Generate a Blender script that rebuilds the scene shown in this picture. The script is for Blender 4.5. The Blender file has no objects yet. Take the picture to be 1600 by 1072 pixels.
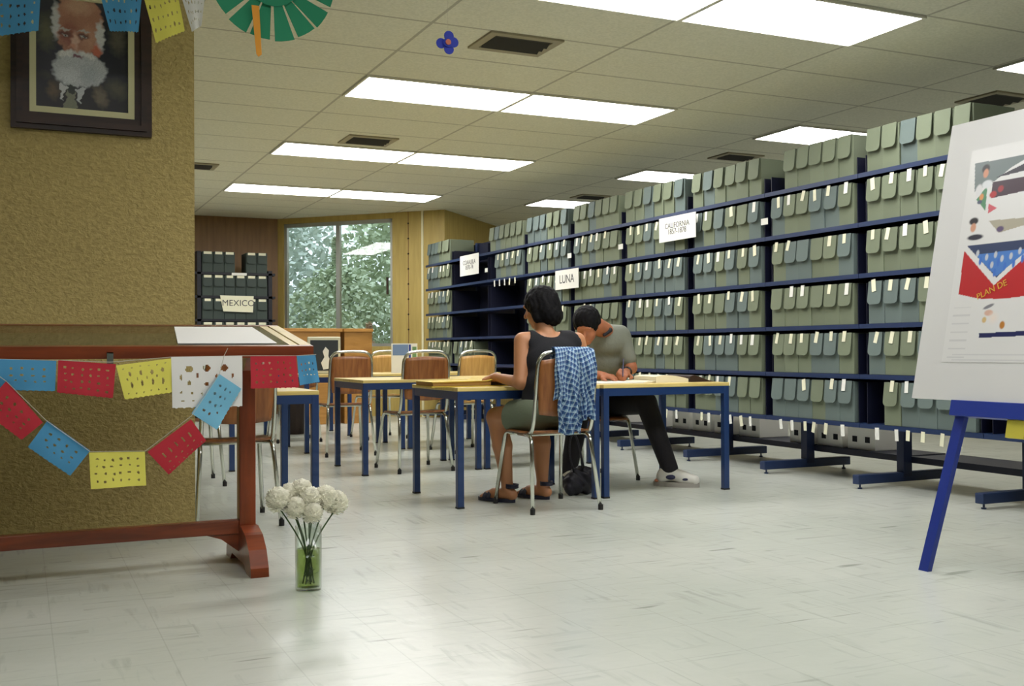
import bpy, bmesh, math, random
import numpy as np
from mathutils import Vector, Matrix
random.seed(7)
SC = bpy.context.scene
COL = SC.collection
R = math.radians

# ---------------------------------------------------------------- camera
FOC, YAW, PITCH, ROLL, CAMH = 1661.0, R(24.84), R(0.35), R(-0.26), 0.88
_d = Vector((math.sin(YAW)*math.cos(PITCH), math.cos(YAW)*math.cos(PITCH), math.sin(PITCH)))
_r = Vector((math.cos(YAW), -math.sin(YAW), 0)); _u = _r.cross(_d)
_R = _r*math.cos(ROLL)+_u*math.sin(ROLL); _U = -_r*math.sin(ROLL)+_u*math.cos(ROLL)
cam = bpy.data.cameras.new('camera'); camo = bpy.data.objects.new('camera', cam); COL.objects.link(camo)
cam.sensor_width = 36; cam.lens = FOC/1600*36; cam.clip_end = 200
M = Matrix.Identity(4)
for i in range(3):
    M[i][0] = _R[i]; M[i][1] = _U[i]; M[i][2] = -_d[i]; M[i][3] = (0, 0, CAMH)[i]
camo.matrix_world = M
SC.camera = camo
def at(px, py, x=None, y=None, z=None):
    """point of the place seen at a photograph pixel, on a plane x, y or z"""
    d = _d + _R*((px-800)/FOC) - _U*((py-536)/FOC)
    if x is not None: t = x/d.x
    elif y is not None: t = y/d.y
    else: t = (z-CAMH)/d.z
    return Vector((0, 0, CAMH)) + d*t

# ---------------------------------------------------------------- light
SC.view_settings.view_transform = 'Standard'; SC.view_settings.look = 'None'
SC.view_settings.gamma = 1; SC.view_settings.use_curve_mapping = False
SC.view_settings.exposure = 1.12
w = bpy.data.worlds.new('daylight'); SC.world = w; w.use_nodes = True
w.node_tree.nodes['Background'].inputs[0].default_value = (0.80, 0.92, 1.0, 1)
w.node_tree.nodes['Background'].inputs[1].default_value = 0.8
LAMP = 6.5            # emission of the ceiling diffusers
LAMP_COL = (1.0, 0.985, 0.98)

# ---------------------------------------------------------------- materials
def lin(c):
    return tuple((v/255/12.92 if v/255 <= .04045 else ((v/255+.055)/1.055)**2.4) for v in c)
MATS = {}
def mat(name, col, rough=.6, metal=0.0, bump=0.0, bscale=200, var=0.0, vscale=8, rnd=0.0, coat=0.0, spec=.5, sub=0):
    if name in MATS: return MATS[name]
    m = bpy.data.materials.new(name); m.use_nodes = True; MATS[name] = m
    nt = m.node_tree; b = nt.nodes['Principled BSDF']
    c = lin(col)
    b.inputs['Base Color'].default_value = (*c, 1); b.inputs['Roughness'].default_value = rough
    b.inputs['Metallic'].default_value = metal; b.inputs['Coat Weight'].default_value = coat
    b.inputs['Specular IOR Level'].default_value = spec
    tc = nt.nodes.new('ShaderNodeTexCoord')
    if var or rnd:
        hs = nt.nodes.new('ShaderNodeHueSaturation'); hs.inputs['Color'].default_value = (*c, 1)
        add = nt.nodes.new('ShaderNodeMath'); add.operation = 'ADD'; add.inputs[0].default_value = 1 - var/2 - rnd/2
        n = nt.nodes.new('ShaderNodeTexNoise'); n.inputs['Scale'].default_value = vscale; n.inputs['Detail'].default_value = 4
        nt.links.new(tc.outputs['Object'], n.inputs['Vector'])
        mu = nt.nodes.new('ShaderNodeMath'); mu.operation = 'MULTIPLY'; mu.inputs[1].default_value = var
        nt.links.new(n.outputs['Fac'], mu.inputs[0])
        oi = nt.nodes.new('ShaderNodeObjectInfo'); mr = nt.nodes.new('ShaderNodeMath'); mr.operation = 'MULTIPLY_ADD'
        mr.inputs[1].default_value = rnd; nt.links.new(oi.outputs['Random'], mr.inputs[0]); nt.links.new(mu.outputs[0], mr.inputs[2])
        nt.links.new(mr.outputs[0], add.inputs[1]); nt.links.new(add.outputs[0], hs.inputs['Value'])
        nt.links.new(hs.outputs[0], b.inputs['Base Color'])
    if bump:
        n = nt.nodes.new('ShaderNodeTexNoise'); n.inputs['Scale'].default_value = bscale; n.inputs['Detail'].default_value = 3
        nt.links.new(tc.outputs['Object'], n.inputs['Vector'])
        bp = nt.nodes.new('ShaderNodeBump'); bp.inputs['Strength'].default_value = min(1, bump); bp.inputs['Distance'].default_value = .01
        nt.links.new(n.outputs['Fac'], bp.inputs['Height']); nt.links.new(bp.outputs[0], b.inputs['Normal'])
    return m
def wood(name, c1, c2, axis='x', scale=1.0, rough=.45, coat=0.0):
    if name in MATS: return MATS[name]
    m = bpy.data.materials.new(name); m.use_nodes = True; MATS[name] = m
    nt = m.node_tree; b = nt.nodes['Principled BSDF']; b.inputs['Roughness'].default_value = rough; b.inputs['Coat Weight'].default_value = coat
    tc = nt.nodes.new('ShaderNodeTexCoord'); mp = nt.nodes.new('ShaderNodeMapping')
    s = {'x': (1.5, 14, 14), 'y': (14, 1.5, 14), 'z': (14, 14, 1.5)}[axis]
    mp.inputs['Scale'].default_value = tuple(v*scale for v in s)
    n = nt.nodes.new('ShaderNodeTexNoise'); n.inputs['Scale'].default_value = 2.0; n.inputs['Detail'].default_value = 6; n.inputs['Distortion'].default_value = .6
    r = nt.nodes.new('ShaderNodeValToRGB'); r.color_ramp.elements[0].position = .3; r.color_ramp.elements[1].position = .7
    r.color_ramp.elements[0].color = (*lin(c1), 1); r.color_ramp.elements[1].color = (*lin(c2), 1)
    nt.links.new(tc.outputs['Object'], mp.inputs[0]); nt.links.new(mp.outputs[0], n.inputs['Vector'])
    nt.links.new(n.outputs['Fac'], r.inputs[0]); nt.links.new(r.outputs[0], b.inputs['Base Color'])
    return m
def glass(name, col=(255, 255, 255), rough=0.0, ior=1.45):
    if name in MATS: return MATS[name]
    m = bpy.data.materials.new(name); m.use_nodes = True; MATS[name] = m
    b = m.node_tree.nodes['Principled BSDF']; b.inputs['Base Color'].default_value = (*lin(col), 1)
    b.inputs['Transmission Weight'].default_value = 1; b.inputs['Roughness'].default_value = rough; b.inputs['IOR'].default_value = ior
    return m
def emit(name, col, s):
    m = bpy.data.materials.new(name); m.use_nodes = True; nt = m.node_tree; MATS[name] = m
    nt.nodes.remove(nt.nodes['Principled BSDF']); e = nt.nodes.new('ShaderNodeEmission')
    e.inputs[0].default_value = (*col, 1); e.inputs[1].default_value = s
    nt.links.new(e.outputs[0], nt.nodes['Material Output'].inputs[0]); return m
def vcol(name, rough=.6):
    m = bpy.data.materials.new(name); m.use_nodes = True; nt = m.node_tree; b = nt.nodes['Principled BSDF']; b.inputs['Roughness'].default_value = rough
    a = nt.nodes.new('ShaderNodeAttribute'); a.attribute_name = 'Col'; nt.links.new(a.outputs['Color'], b.inputs['Base Color']); return m

def pane(name, col=(250, 252, 250), k=1.0):
    if name in MATS: return MATS[name]
    m = bpy.data.materials.new(name); m.use_nodes = True; MATS[name] = m; nt = m.node_tree; nt.nodes.remove(nt.nodes['Principled BSDF'])
    tr = nt.nodes.new('ShaderNodeBsdfTransparent'); tr.inputs[0].default_value = (*lin(col), 1)
    gl = nt.nodes.new('ShaderNodeBsdfGlossy'); gl.inputs['Roughness'].default_value = .01
    fr_ = nt.nodes.new('ShaderNodeLayerWeight'); fr_.inputs[0].default_value = .5; p5 = nt.nodes.new('ShaderNodeMath'); p5.operation = 'POWER'; p5.inputs[1].default_value = 5
    nt.links.new(fr_.outputs['Facing'], p5.inputs[0]); ma = nt.nodes.new('ShaderNodeMath'); ma.operation = 'MULTIPLY_ADD'; ma.inputs[1].default_value = .9; ma.inputs[2].default_value = .04; nt.links.new(p5.outputs[0], ma.inputs[0]); fr_ = ma; mx = nt.nodes.new('ShaderNodeMixShader')
    nt.links.new(fr_.outputs[0], mx.inputs[0]); nt.links.new(tr.outputs[0], mx.inputs[1]); nt.links.new(gl.outputs[0], mx.inputs[2]); nt.links.new(mx.outputs[0], nt.nodes['Material Output'].inputs[0])
    return m
BOX_G = mat('grey_green_card', (112, 121, 98), .75, bump=.15, bscale=300, var=.12, vscale=6, rnd=.12)
BOX_B = mat('blue_grey_card', (98, 112, 108), .75, bump=.15, bscale=300, var=.12, vscale=6, rnd=.12)
BOX_D = mat('dark_green_card', (52, 64, 58), .7, var=.1, rnd=.15)
BOX_E = mat('card_inside_edge', (96, 105, 92), .8)
TAG = mat('cream_tag_paper', (226, 224, 196), .8, rnd=.15)
TAGW = mat('white_paper', (228, 228, 220), .8)
BLUE = mat('blue_enamel', (26, 46, 84), .42, var=.1, coat=.1)
BLUED = mat('dark_blue_enamel_and_shade', (12, 16, 40), .5)
BLUEU = mat('upright_blue_enamel', (18, 33, 66), .45)
BLUET = mat('table_blue_enamel', (24, 52, 98), .35, coat=.2)
BLUEE = mat('easel_blue_paint', (26, 50, 138), .4)
CHROME = mat('chrome_tube', (205, 208, 200), .16, metal=1)
RUB = mat('black_rubber', (25, 25, 25), .7)
PLY = wood('yellow_plywood', (196, 172, 98), (222, 200, 126), 'x', rough=.3)
CHW = wood('chair_plywood', (120, 70, 36), (160, 104, 56), 'z', 1.2, rough=.35)
CHWL = wood('chair_plywood_light', (176, 130, 66), (206, 162, 92), 'z', 1.2, rough=.35)
REDW = wood('reddish_wood', (104, 44, 20), (142, 66, 32), 'x', rough=.32, coat=.3)
REDWZ = wood('reddish_wood_upright', (104, 44, 20), (140, 64, 30), 'z', rough=.32, coat=.3)
PALEW = wood('pale_wood', (196, 178, 120), (222, 206, 150), 'y', rough=.4)
FRAMEW = wood('dark_brown_wood', (34, 20, 14), (56, 34, 24), 'x', rough=.5)
PANEL = wood('tan_panelling', (166, 144, 76), (182, 160, 90), 'z', .7, rough=.5)
PANELB = wood('brown_panelling', (118, 86, 46), (134, 100, 56), 'z', .7, rough=.5)
ORW = wood('orange_brown_veneer', (164, 116, 52), (184, 134, 66), 'x', rough=.4)
SKIN = mat('skin', (176, 122, 84), .5, var=.08)
SKIN2 = mat('skin_darker', (166, 104, 72), .5, var=.08)
HAIR = mat('black_hair', (10, 9, 11), .75, bump=.4, bscale=60, spec=.15)

# ---------------------------------------------------------------- helpers
def link(o, parent=None):
    COL.objects.link(o)
    if parent is not None: o.parent = parent
    return o
def obj(name, bm, m, parent=None, smooth=False, loc=None):
    me = bpy.data.meshes.new(name)
    if isinstance(bm, bmesh.types.BMesh):
        bmesh.ops.recalc_face_normals(bm, faces=bm.faces); bm.to_mesh(me); bm.free()
    else:
        me.from_pydata(*bm)
    for x in (m if isinstance(m, (list, tuple)) else [m]): me.materials.append(x)
    if smooth: me.polygons.foreach_set('use_smooth', [True]*len(me.polygons))
    o = bpy.data.objects.new(name, me)
    if loc is not None: o.location = loc
    return link(o, parent)
def tag(o, label, cat, group=None, kind=None):
    o['label'] = label; o['category'] = cat
    if group: o['group'] = group
    if kind: o['kind'] = kind
    return o
def thing(name, label, cat, loc=(0, 0, 0), rz=0, group=None):
    o = bpy.data.objects.new(name, None); o.empty_display_size = .1; COL.objects.link(o)
    o.location = loc; o.rotation_euler = (0, 0, rz)
    return tag(o, label, cat, group)
def struct(name, bm, m, **k):
    o = obj(name, bm, m, **k); o['kind'] = 'structure'; return o
def dup(root, loc=None, rz=None, label=None, group=None):
    r = root.copy(); COL.objects.link(r)
    if loc is not None: r.location = loc
    if rz is not None: r.rotation_euler = (0, 0, rz)
    if label: r['label'] = label
    if group: r['group'] = group
    for ch in list(root.children):
        c = ch.copy(); COL.objects.link(c); c.parent = r
        for g in list(ch.children):
            d = g.copy(); COL.objects.link(d); d.parent = c
    return r
def B(): return bmesh.new()
def box(bm, x0, x1, y0, y1, z0, z1, bev=0.0, mtx=None):
    r = bmesh.ops.create_cube(bm, size=1); vs = r['verts']
    for v in vs: v.co = Vector(((x0+x1)/2+v.co.x*(x1-x0), (y0+y1)/2+v.co.y*(y1-y0), (z0+z1)/2+v.co.z*(z1-z0)))
    if mtx is not None: bmesh.ops.transform(bm, matrix=mtx, verts=vs)
    if bev:
        es = list({e for v in vs for e in v.link_edges}); bmesh.ops.bevel(bm, geom=es, offset=bev, segments=2, profile=.5, affect='EDGES')
    return bm
def bar(bm, p, q, wd, ht=None, up=(0, 0, 1)):
    """square section bar from p to q"""
    ht = ht or wd; p, q = Vector(p), Vector(q); d = (q-p).normalized(); s = d.cross(Vector(up))
    if s.length < 1e-4: s = d.cross(Vector((1, 0, 0)))
    s.normalize(); u = s.cross(d)
    c = [p+s*a*wd/2+u*b*ht/2 for a, b in ((-1, -1), (1, -1), (1, 1), (-1, 1))]
    e = [v+(q-p) for v in c]; V = [bm.verts.new(v) for v in c+e]
    for f in ((0, 1, 2, 3), (7, 6, 5, 4), (0, 4, 5, 1), (1, 5, 6, 2), (2, 6, 7, 3), (3, 7, 4, 0)): bm.faces.new([V[i] for i in f])
    return bm
def smoothpath(pts, r=.04, n=5):
    """round the corners of a polyline"""
    P = [Vector(p) for p in pts]; out = [P[0]]
    for i in range(1, len(P)-1):
        a = (P[i-1]-P[i]); b = (P[i+1]-P[i]); ra = min(r, a.length*.48); rb = min(r, b.length*.48)
        A = P[i]+a.normalized()*ra; C = P[i]+b.normalized()*rb
        for k in range(n+1):
            t = k/n; out.append(A*(1-t)**2+P[i]*2*t*(1-t)+C*t*t)
    out.append(P[-1]); return out
def tube(bm, pts, r, seg=8, r2=None, cap=True):
    P = [Vector(p) for p in pts]; n = len(P); rings = []
    prev = None
    for i in range(n):
        t = (P[min(i+1, n-1)]-P[max(i-1, 0)]).normalized()
        if prev is None:
            s = t.cross(Vector((0, 0, 1)))
            if s.length < .05: s = t.cross(Vector((1, 0, 0)))
            s.normalize()
        else:
            s = (prev - t*prev.dot(t)).normalized()
        prev = s; u = t.cross(s); rr = r if r2 is None else r+(r2-r)*i/(n-1)
        rings.append([bm.verts.new(P[i]+(s*math.cos(a)+u*math.sin(a))*rr) for a in [2*math.pi*k/seg for k in range(seg)]])
    for i in range(n-1):
        for k in range(seg): bm.faces.new((rings[i][k], rings[i][(k+1) % seg], rings[i+1][(k+1) % seg], rings[i+1][k]))
    if cap: bm.faces.new(rings[0][::-1]); bm.faces.new(rings[-1])
    return bm
def lathe(bm, prof, seg=24, c=(0, 0, 0)):
    rings = [[bm.verts.new((c[0]+r*math.cos(2*math.pi*k/seg), c[1]+r*math.sin(2*math.pi*k/seg), c[2]+z)) for k in range(seg)] for r, z in prof]
    for i in range(len(prof)-1):
        for k in range(seg): bm.faces.new((rings[i][k], rings[i][(k+1) % seg], rings[i+1][(k+1) % seg], rings[i+1][k]))
    return bm
def prism(bm, pts, vec):
    """extrude a planar outline by a vector"""
    a = [bm.verts.new(p) for p in pts]; b = [bm.verts.new(Vector(p)+Vector(vec)) for p in pts]; n = len(a)
    bm.faces.new(a[::-1]); bm.faces.new(b)
    for i in range(n): bm.faces.new((a[i], a[(i+1) % n], b[(i+1) % n], b[i]))
    return bm
def ball(bm, c, r, seg=12, sc=(1, 1, 1)):
    v = bmesh.ops.create_uvsphere(bm, u_segments=seg, v_segments=seg//2+2, radius=r)['verts']
    for q in v: q.co = Vector((q.co.x*sc[0]+c[0], q.co.y*sc[1]+c[1], q.co.z*sc[2]+c[2]))
    return bm
def text_mesh(s, size, m, parent, mtx, ext=.0006, name='lettering'):
    cu = bpy.data.curves.new('t', 'FONT'); cu.body = s; cu.size = size; cu.extrude = ext; cu.align_x = 'CENTER'; cu.align_y = 'CENTER'
    t = bpy.data.objects.new('t', cu); COL.objects.link(t); bpy.context.view_layer.update()
    me = bpy.data.meshes.new_from_object(t.evaluated_get(bpy.context.evaluated_depsgraph_get()))
    bpy.data.objects.remove(t); bpy.data.curves.remove(cu)
    me.transform(mtx); me.materials.clear(); me.materials.append(m); me.name = name
    return link(bpy.data.objects.new(name, me), parent)

# ---- smooth bodies: union of tapered limbs and ellipsoids, meshed by surface nets
def _field(prims, lo, n, res, k):
    D = np.full(n, .06, np.float32)
    for pr in prims:
        t = pr[0]
        if t == 'c':
            a, b, ra, rb = np.array(pr[1], float), np.array(pr[2], float), pr[3], pr[4]
            mn, mx = np.minimum(a, b)-max(ra, rb), np.maximum(a, b)+max(ra, rb)
        else:
            c, rad = np.array(pr[1], float), np.array(pr[2], float); mn, mx = c-rad.max(), c+rad.max()
        i0 = np.maximum(0, np.floor((mn-.06-lo)/res).astype(int)); i1 = np.minimum(n, np.ceil((mx+.06-lo)/res).astype(int)+1)
        if (i1 <= i0).any(): continue
        g = np.meshgrid(*[lo[j]+res*np.arange(i0[j], i1[j]) for j in range(3)], indexing='ij')
        if t == 'c':
            ab = b-a; L = ab@ab+1e-9
            h = np.clip(sum((g[j]-a[j])*ab[j] for j in range(3))/L, 0, 1)
            d = np.sqrt(sum((g[j]-a[j]-ab[j]*h)**2 for j in range(3)))-(ra+(rb-ra)*h)
        else:
            if len(pr) > 3 and pr[3] is not None:
                Q = pr[3]; q = [sum(Q[j][i]*(g[j]-c[j]) for j in range(3)) for i in range(3)]
            else: q = [g[j]-c[j] for j in range(3)]
            k0 = np.sqrt(sum((q[j]/rad[j])**2 for j in range(3)))+1e-9; k1 = np.sqrt(sum((q[j]/rad[j]**2)**2 for j in range(3)))+1e-9
            d = k0*(k0-1)/k1
        sl = tuple(slice(i0[j], i1[j]) for j in range(3)); kk = pr[-1] if isinstance(pr[-1], str) else None
        ks = k
        o = D[sl]; h = np.clip(.5+.5*(o-d)/ks, 0, 1); D[sl] = o*(1-h)+d*h-ks*h*(1-h)
    return D
def sdf(prims, res=.008, k=.02, cut=(), planes=(), kcut=.004, noise=None):
    mn = np.min([np.minimum(np.array(p[1]), np.array(p[2]))-max(p[3], p[4]) if p[0] == 'c' else np.array(p[1])-max(p[2]) for p in prims], 0)-.03
    mx = np.max([np.maximum(np.array(p[1]), np.array(p[2]))+max(p[3], p[4]) if p[0] == 'c' else np.array(p[1])+max(p[2]) for p in prims], 0)+.03
    n = np.ceil((mx-mn)/res).astype(int)+1
    D = _field(prims, mn, n, res, k)
    G = None
    if cut: D = np.maximum(D, -_field(cut, mn, n, res, kcut))
    if planes or noise:
        G = np.meshgrid(*[mn[j]+res*np.arange(n[j]) for j in range(3)], indexing='ij')
        for nrm, off in planes: D = np.maximum(D, (sum(G[j]*nrm[j] for j in range(3))-off).astype(np.float32))
        if noise: D = D+noise(*G).astype(np.float32)
    S = D < 0
    c = [S[i:n[0]-1+i, j:n[1]-1+j, l:n[2]-1+l] for i in (0, 1) for j in (0, 1) for l in (0, 1)]
    cnt = sum(x.astype(np.int8) for x in c); act = (cnt > 0) & (cnt < 8)
    idx = np.full(act.shape, -1, np.int64); A = np.argwhere(act); idx[act] = np.arange(len(A))
    P = np.zeros((len(A), 3)); C = np.zeros(len(A))
    for ax in range(3):
        for o1 in (0, 1):
            for o2 in (0, 1):
                off = [0, 0, 0]; oth = [q for q in range(3) if q != ax]; off[oth[0]] = o1; off[oth[1]] = o2
                p0 = A+off; p1 = p0.copy(); p1[:, ax] += 1
                d0 = D[tuple(p0.T)]; d1 = D[tuple(p1.T)]; m = (d0 < 0) != (d1 < 0)
                t = d0[m]/(d0[m]-d1[m]); q = p0[m].astype(float); q[:, ax] += t
                P[m] += q; C[m] += 1
    P = mn+res*P/np.maximum(C, 1)[:, None]
    F = []
    for ax in range(3):
        a = np.moveaxis(S, ax, 0); s0 = a[:-1]; s1 = a[1:]; diff = np.moveaxis(s0 != s1, 0, ax); up = np.moveaxis(s0, 0, ax)
        E = np.argwhere(diff); oth = [q for q in range(3) if q != ax]
        ok = (E[:, oth[0]] > 0) & (E[:, oth[1]] > 0) & (E[:, oth[0]] < n[oth[0]]-1) & (E[:, oth[1]] < n[oth[1]]-1); E = E[ok]
        q = []
        for o1, o2 in ((-1, -1), (0, -1), (0, 0), (-1, 0)):
            e = E.copy(); e[:, oth[0]] += o1; e[:, oth[1]] += o2; q.append(idx[tuple(e.T)])
        q = np.stack(q, 1); fl = up[tuple(E.T)]
        if ax == 1: fl = ~fl
        q[~fl] = q[~fl][:, ::-1]; F.append(q)
    F = np.concatenate(F)
    # light smoothing
    for _ in range(2):
        acc = np.zeros_like(P); ct = np.zeros(len(P))
        for i in range(4):
            a_, b_ = F[:, i], F[:, (i+1) % 4]
            np.add.at(acc, a_, P[b_]); np.add.at(acc, b_, P[a_]); np.add.at(ct, a_, 1); np.add.at(ct, b_, 1)
        P = P*.6+.4*acc/np.maximum(ct, 1)[:, None]
    return (P.tolist(), [], F.tolist())
def cap_(p, q, r0, r1): return ('c', tuple(p), tuple(q), r0, r1)
def ell(c, r, rot=None): return ('e', tuple(c), tuple(r), rot)
def frame(f, up=(0, 0, 1)):
    """rotation with columns side, forward, up"""
    f = Vector(f).normalized(); s = f.cross(Vector(up)).normalized(); u = s.cross(f)
    return [[s[i], f[i], u[i]] for i in range(3)]

# ================================================================ THE ROOM
CEIL = 2.706; PY = 5.20; PX = 0.752
# floor
m = mat('vinyl_tile_floor', (178, 184, 172), .2); nt = m.node_tree; b = nt.nodes['Principled BSDF']
tc = nt.nodes.new('ShaderNodeTexCoord')
sep = nt.nodes.new('ShaderNodeSeparateXYZ'); nt.links.new(tc.outputs['Object'], sep.inputs[0])
def math_(nt, op, a, b_=None, c_=None):
    n = nt.nodes.new('ShaderNodeMath'); n.operation = op
    for i, v in enumerate((a, b_, c_)):
        if v is None: continue
        if isinstance(v, (int, float)): n.inputs[i].default_value = v
        else: nt.links.new(v, n.inputs[i])
    return n.outputs[0]
def gridline(nt, v, off, pitch, wd):
    f = math_(nt, 'FRACT', math_(nt, 'DIVIDE', math_(nt, 'ADD', v, 1000*pitch-off+wd/2), pitch))
    return math_(nt, 'LESS_THAN', f, wd/pitch)
def mixc(nt, fac, a, b_):
    n = nt.nodes.new('ShaderNodeMix'); n.data_type = 'RGBA'
    for i, v in ((6, a), (7, b_)):
        if isinstance(v, tuple): n.inputs[i].default_value = (*v, 1)
        else: nt.links.new(v, n.inputs[i])
    if isinstance(fac, float): n.inputs[0].default_value = fac
    else: nt.links.new(fac, n.inputs[0])
    return n.outputs[2]
def noise_(nt, vec, scale, detail=3, stretch=None, dist=0.0, rot=0):
    if stretch:
        mp = nt.nodes.new('ShaderNodeMapping'); mp.inputs['Scale'].default_value = stretch; mp.inputs['Rotation'].default_value = (0, 0, rot)
        nt.links.new(vec, mp.inputs[0]); vec = mp.outputs[0]
    n = nt.nodes.new('ShaderNodeTexNoise'); n.inputs['Scale'].default_value = scale; n.inputs['Detail'].default_value = detail; n.inputs['Distortion'].default_value = dist
    nt.links.new(vec, n.inputs['Vector']); return n.outputs['Fac']
def ramp(nt, f, stops):
    r = nt.nodes.new('ShaderNodeValToRGB'); nt.links.new(f, r.inputs[0]); el = r.color_ramp.elements
    while len(el) < len(stops): el.new(.5)
    for e, (p, c) in zip(el, stops): e.position = p; e.color = (*c, 1)
    return r.outputs[0]
base = ramp(nt, noise_(nt, tc.outputs['Object'], 1.2, 4), [(.3, lin((188, 193, 182))), (.7, lin((203, 206, 196)))])
chk = math_(nt, 'MODULO', math_(nt, 'ADD', math_(nt, 'FLOOR', math_(nt, 'DIVIDE', math_(nt, 'ADD', sep.outputs[0], 30.0), .305)), math_(nt, 'FLOOR', math_(nt, 'DIVIDE', math_(nt, 'ADD', sep.outputs[1], 30.0), .305))), 2.0)
s1 = noise_(nt, tc.outputs['Object'], 3.0, 5, (1, 9, 1), .4); s2 = noise_(nt, tc.outputs['Object'], 3.0, 5, (9, 1, 1), .4)
veins = mixc(nt, chk, s1, s2)
vm = ramp(nt, veins, [(.56, (0, 0, 0)), (.74, (1, 1, 1))])
base = mixc(nt, math_(nt, 'MULTIPLY', vm, .42), base, lin((148, 154, 144)))
g = math_(nt, 'MAXIMUM', gridline(nt, sep.outputs[0], .09, .305, .004), gridline(nt, sep.outputs[1], .1, .305, .004))
base = mixc(nt, math_(nt, 'MULTIPLY', g, .18), base, lin((120, 124, 112)))
sc = ramp(nt, noise_(nt, tc.outputs['Object'], 2.2, 2, (1.2, 9, 1), .2, R(50)), [(.68, (0, 0, 0)), (.76, (1, 1, 1))])

base = mixc(nt, math_(nt, 'MULTIPLY', sc, .6), base, lin((120, 126, 114)))
nt.links.new(base, b.inputs['Base Color'])
b.inputs['Roughness'].default_value = .23
bp = nt.nodes.new('ShaderNodeBump'); bp.inputs['Strength'].default_value = .12; bp.inputs['Distance'].default_value = .01
nt.links.new(noise_(nt, tc.outputs['Object'], 14, 2), bp.inputs['Height']); nt.links.new(bp.outputs[0], b.inputs['Normal'])
struct('floor', box(B(), -9, 9.5, -3, 17, -.1, 0), m)

# ceiling
m = mat('ceiling_tiles', (190, 190, 172), .9); nt = m.node_tree; b = nt.nodes['Principled BSDF']
tc = nt.nodes.new('ShaderNodeTexCoord'); sep = nt.nodes.new('ShaderNodeSeparateXYZ'); nt.links.new(tc.outputs['Object'], sep.inputs[0])
base = ramp(nt, noise_(nt, tc.outputs['Object'], 60, 3), [(.35, lin((212, 212, 192))), (.65, lin((226, 225, 206)))])
base = mixc(nt, math_(nt, 'MULTIPLY', noise_(nt, tc.outputs['Object'], .8, 3), .22), base, lin((196, 190, 164)))
g = math_(nt, 'MAXIMUM', gridline(nt, sep.outputs[0], 2.09, 1.22, .02), gridline(nt, sep.outputs[1], 6.775, .61, .02))
base = mixc(nt, math_(nt, 'MULTIPLY', g, .5), base, lin((118, 112, 92)))
nt.links.new(base, b.inputs['Base Color'])
struct('ceiling', prism(B(), [(-9, -3, CEIL), (9.5, -3, CEIL), (9.5, 17.6, CEIL), (5.06, 12.98, CEIL), (3.29, 14.82, CEIL), (-9, 14.82, CEIL)], (0, 0, .12)), m)

# stucco partition on the left
m = mat('ochre_stucco', (176, 142, 76), .9); nt = m.node_tree; b = nt.nodes['Principled BSDF']
tc = nt.nodes.new('ShaderNodeTexCoord')
f = noise_(nt, tc.outputs['Object'], 40, 4, (1, 1, 1.5), .6, 0); f2 = noise_(nt, tc.outputs['Object'], 70, 3)
hh = math_(nt, 'ADD', f, math_(nt, 'MULTIPLY', f2, .45))
bp = nt.nodes.new('ShaderNodeBump'); bp.inputs['Strength'].default_value = .8; bp.inputs['Distance'].default_value = .010
nt.links.new(hh, bp.inputs['Height']); nt.links.new(bp.outputs[0], b.inputs['Normal'])
nt.links.new(ramp(nt, f, [(.3, lin((166, 148, 92))), (.7, lin((190, 170, 110)))]), b.inputs['Base Color'])
struct('wall_partition', box(B(), -9, PX, PY, PY+.14, .02, CEIL-.001), m)
# outer walls
white = mat('plain_wall_paint', (186, 180, 156), .8)
struct('wall_left', box(B(), -9.1, -9, -3, 17, 0, CEIL), PANELB)
struct('wall_right', box(B(), 9.5, 9.6, -3, 17, 0, CEIL), white)
struct('wall_behind', box(B(), -9, 9.5, -3.1, -3, 0, CEIL), white)
WA = 14.75
struct('wall_back', box(B(), -9, 3.25, WA, WA+.1, 0, CEIL), PANELB)
def slab(p, q, z0, z1, th=.1):
    bm = B(); d = (Vector(q)-Vector(p)).normalized(); n = Vector((-d.y, d.x, 0))
    prism(bm, [(p[0], p[1], z0), (q[0], q[1], z0), (q[0]+n.x*th, q[1]+n.y*th, z0), (p[0]+n.x*th, p[1]+n.y*th, z0)], (0, 0, z1-z0)); return bm
Bp = Vector((3.25, WA, 0)); Bq = Vector((5.02, 12.92, 0)); Bd = (Bq-Bp).normalized()
def onB(x): return Bp+Bd*((x-Bp.x)/Bd.x)
wx0, wx1, wxm = 3.315, 4.49, 3.905; wz0, wz1 = .93, 2.63
struct('wall_bay_window', slab(onB(3.25), onB(wx0), 0, CEIL), PANEL)
struct('wall_bay_window', slab(onB(wx1), onB(5.02), 0, CEIL), PANEL)
struct('wall_bay_window', slab(onB(wx0), onB(wx1), 0, wz0), PANEL)
struct('wall_bay_window', slab(onB(wx0), onB(wx1), wz1, CEIL), PANEL)
struct('wall_bay_right', slab(Bq, Bq+Vector((3.9, 4.05, 0)), 0, CEIL), PANEL)
# trims on the bay wall: corner strip and a nailed joint
def stripB(x, wd, z0, z1, th, m, name):
    a = onB(x-wd/2*Bd.x); b_ = onB(x+wd/2*Bd.x); n = Vector((Bd.y, -Bd.x, 0))
    bm = B(); prism(bm, [a, b_, b_+n*th, a+n*th], (0, 0, z1-z0)); bmesh.ops.translate(bm, verts=bm.verts, vec=(0, 0, z0))
    return struct(name, bm, m)
CREAM = mat('cream_trim', (214, 208, 170), .5)
stripB(4.80, .03, 0, CEIL, .012, CREAM, 'trim_1')
stripB(4.655, .010, 0, CEIL, .004, PANELB, 'trim_2')
NAIL = mat('dark_nail', (50, 34, 20), .5)
bm = B(); n_ = Vector((Bd.y, -Bd.x, 0))
for i in range(9):
    p = onB(4.655)+n_*.006; ball(bm, (p.x, p.y, .95+.2*i), .012, 6)
struct('trim_3', bm, NAIL)
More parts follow.
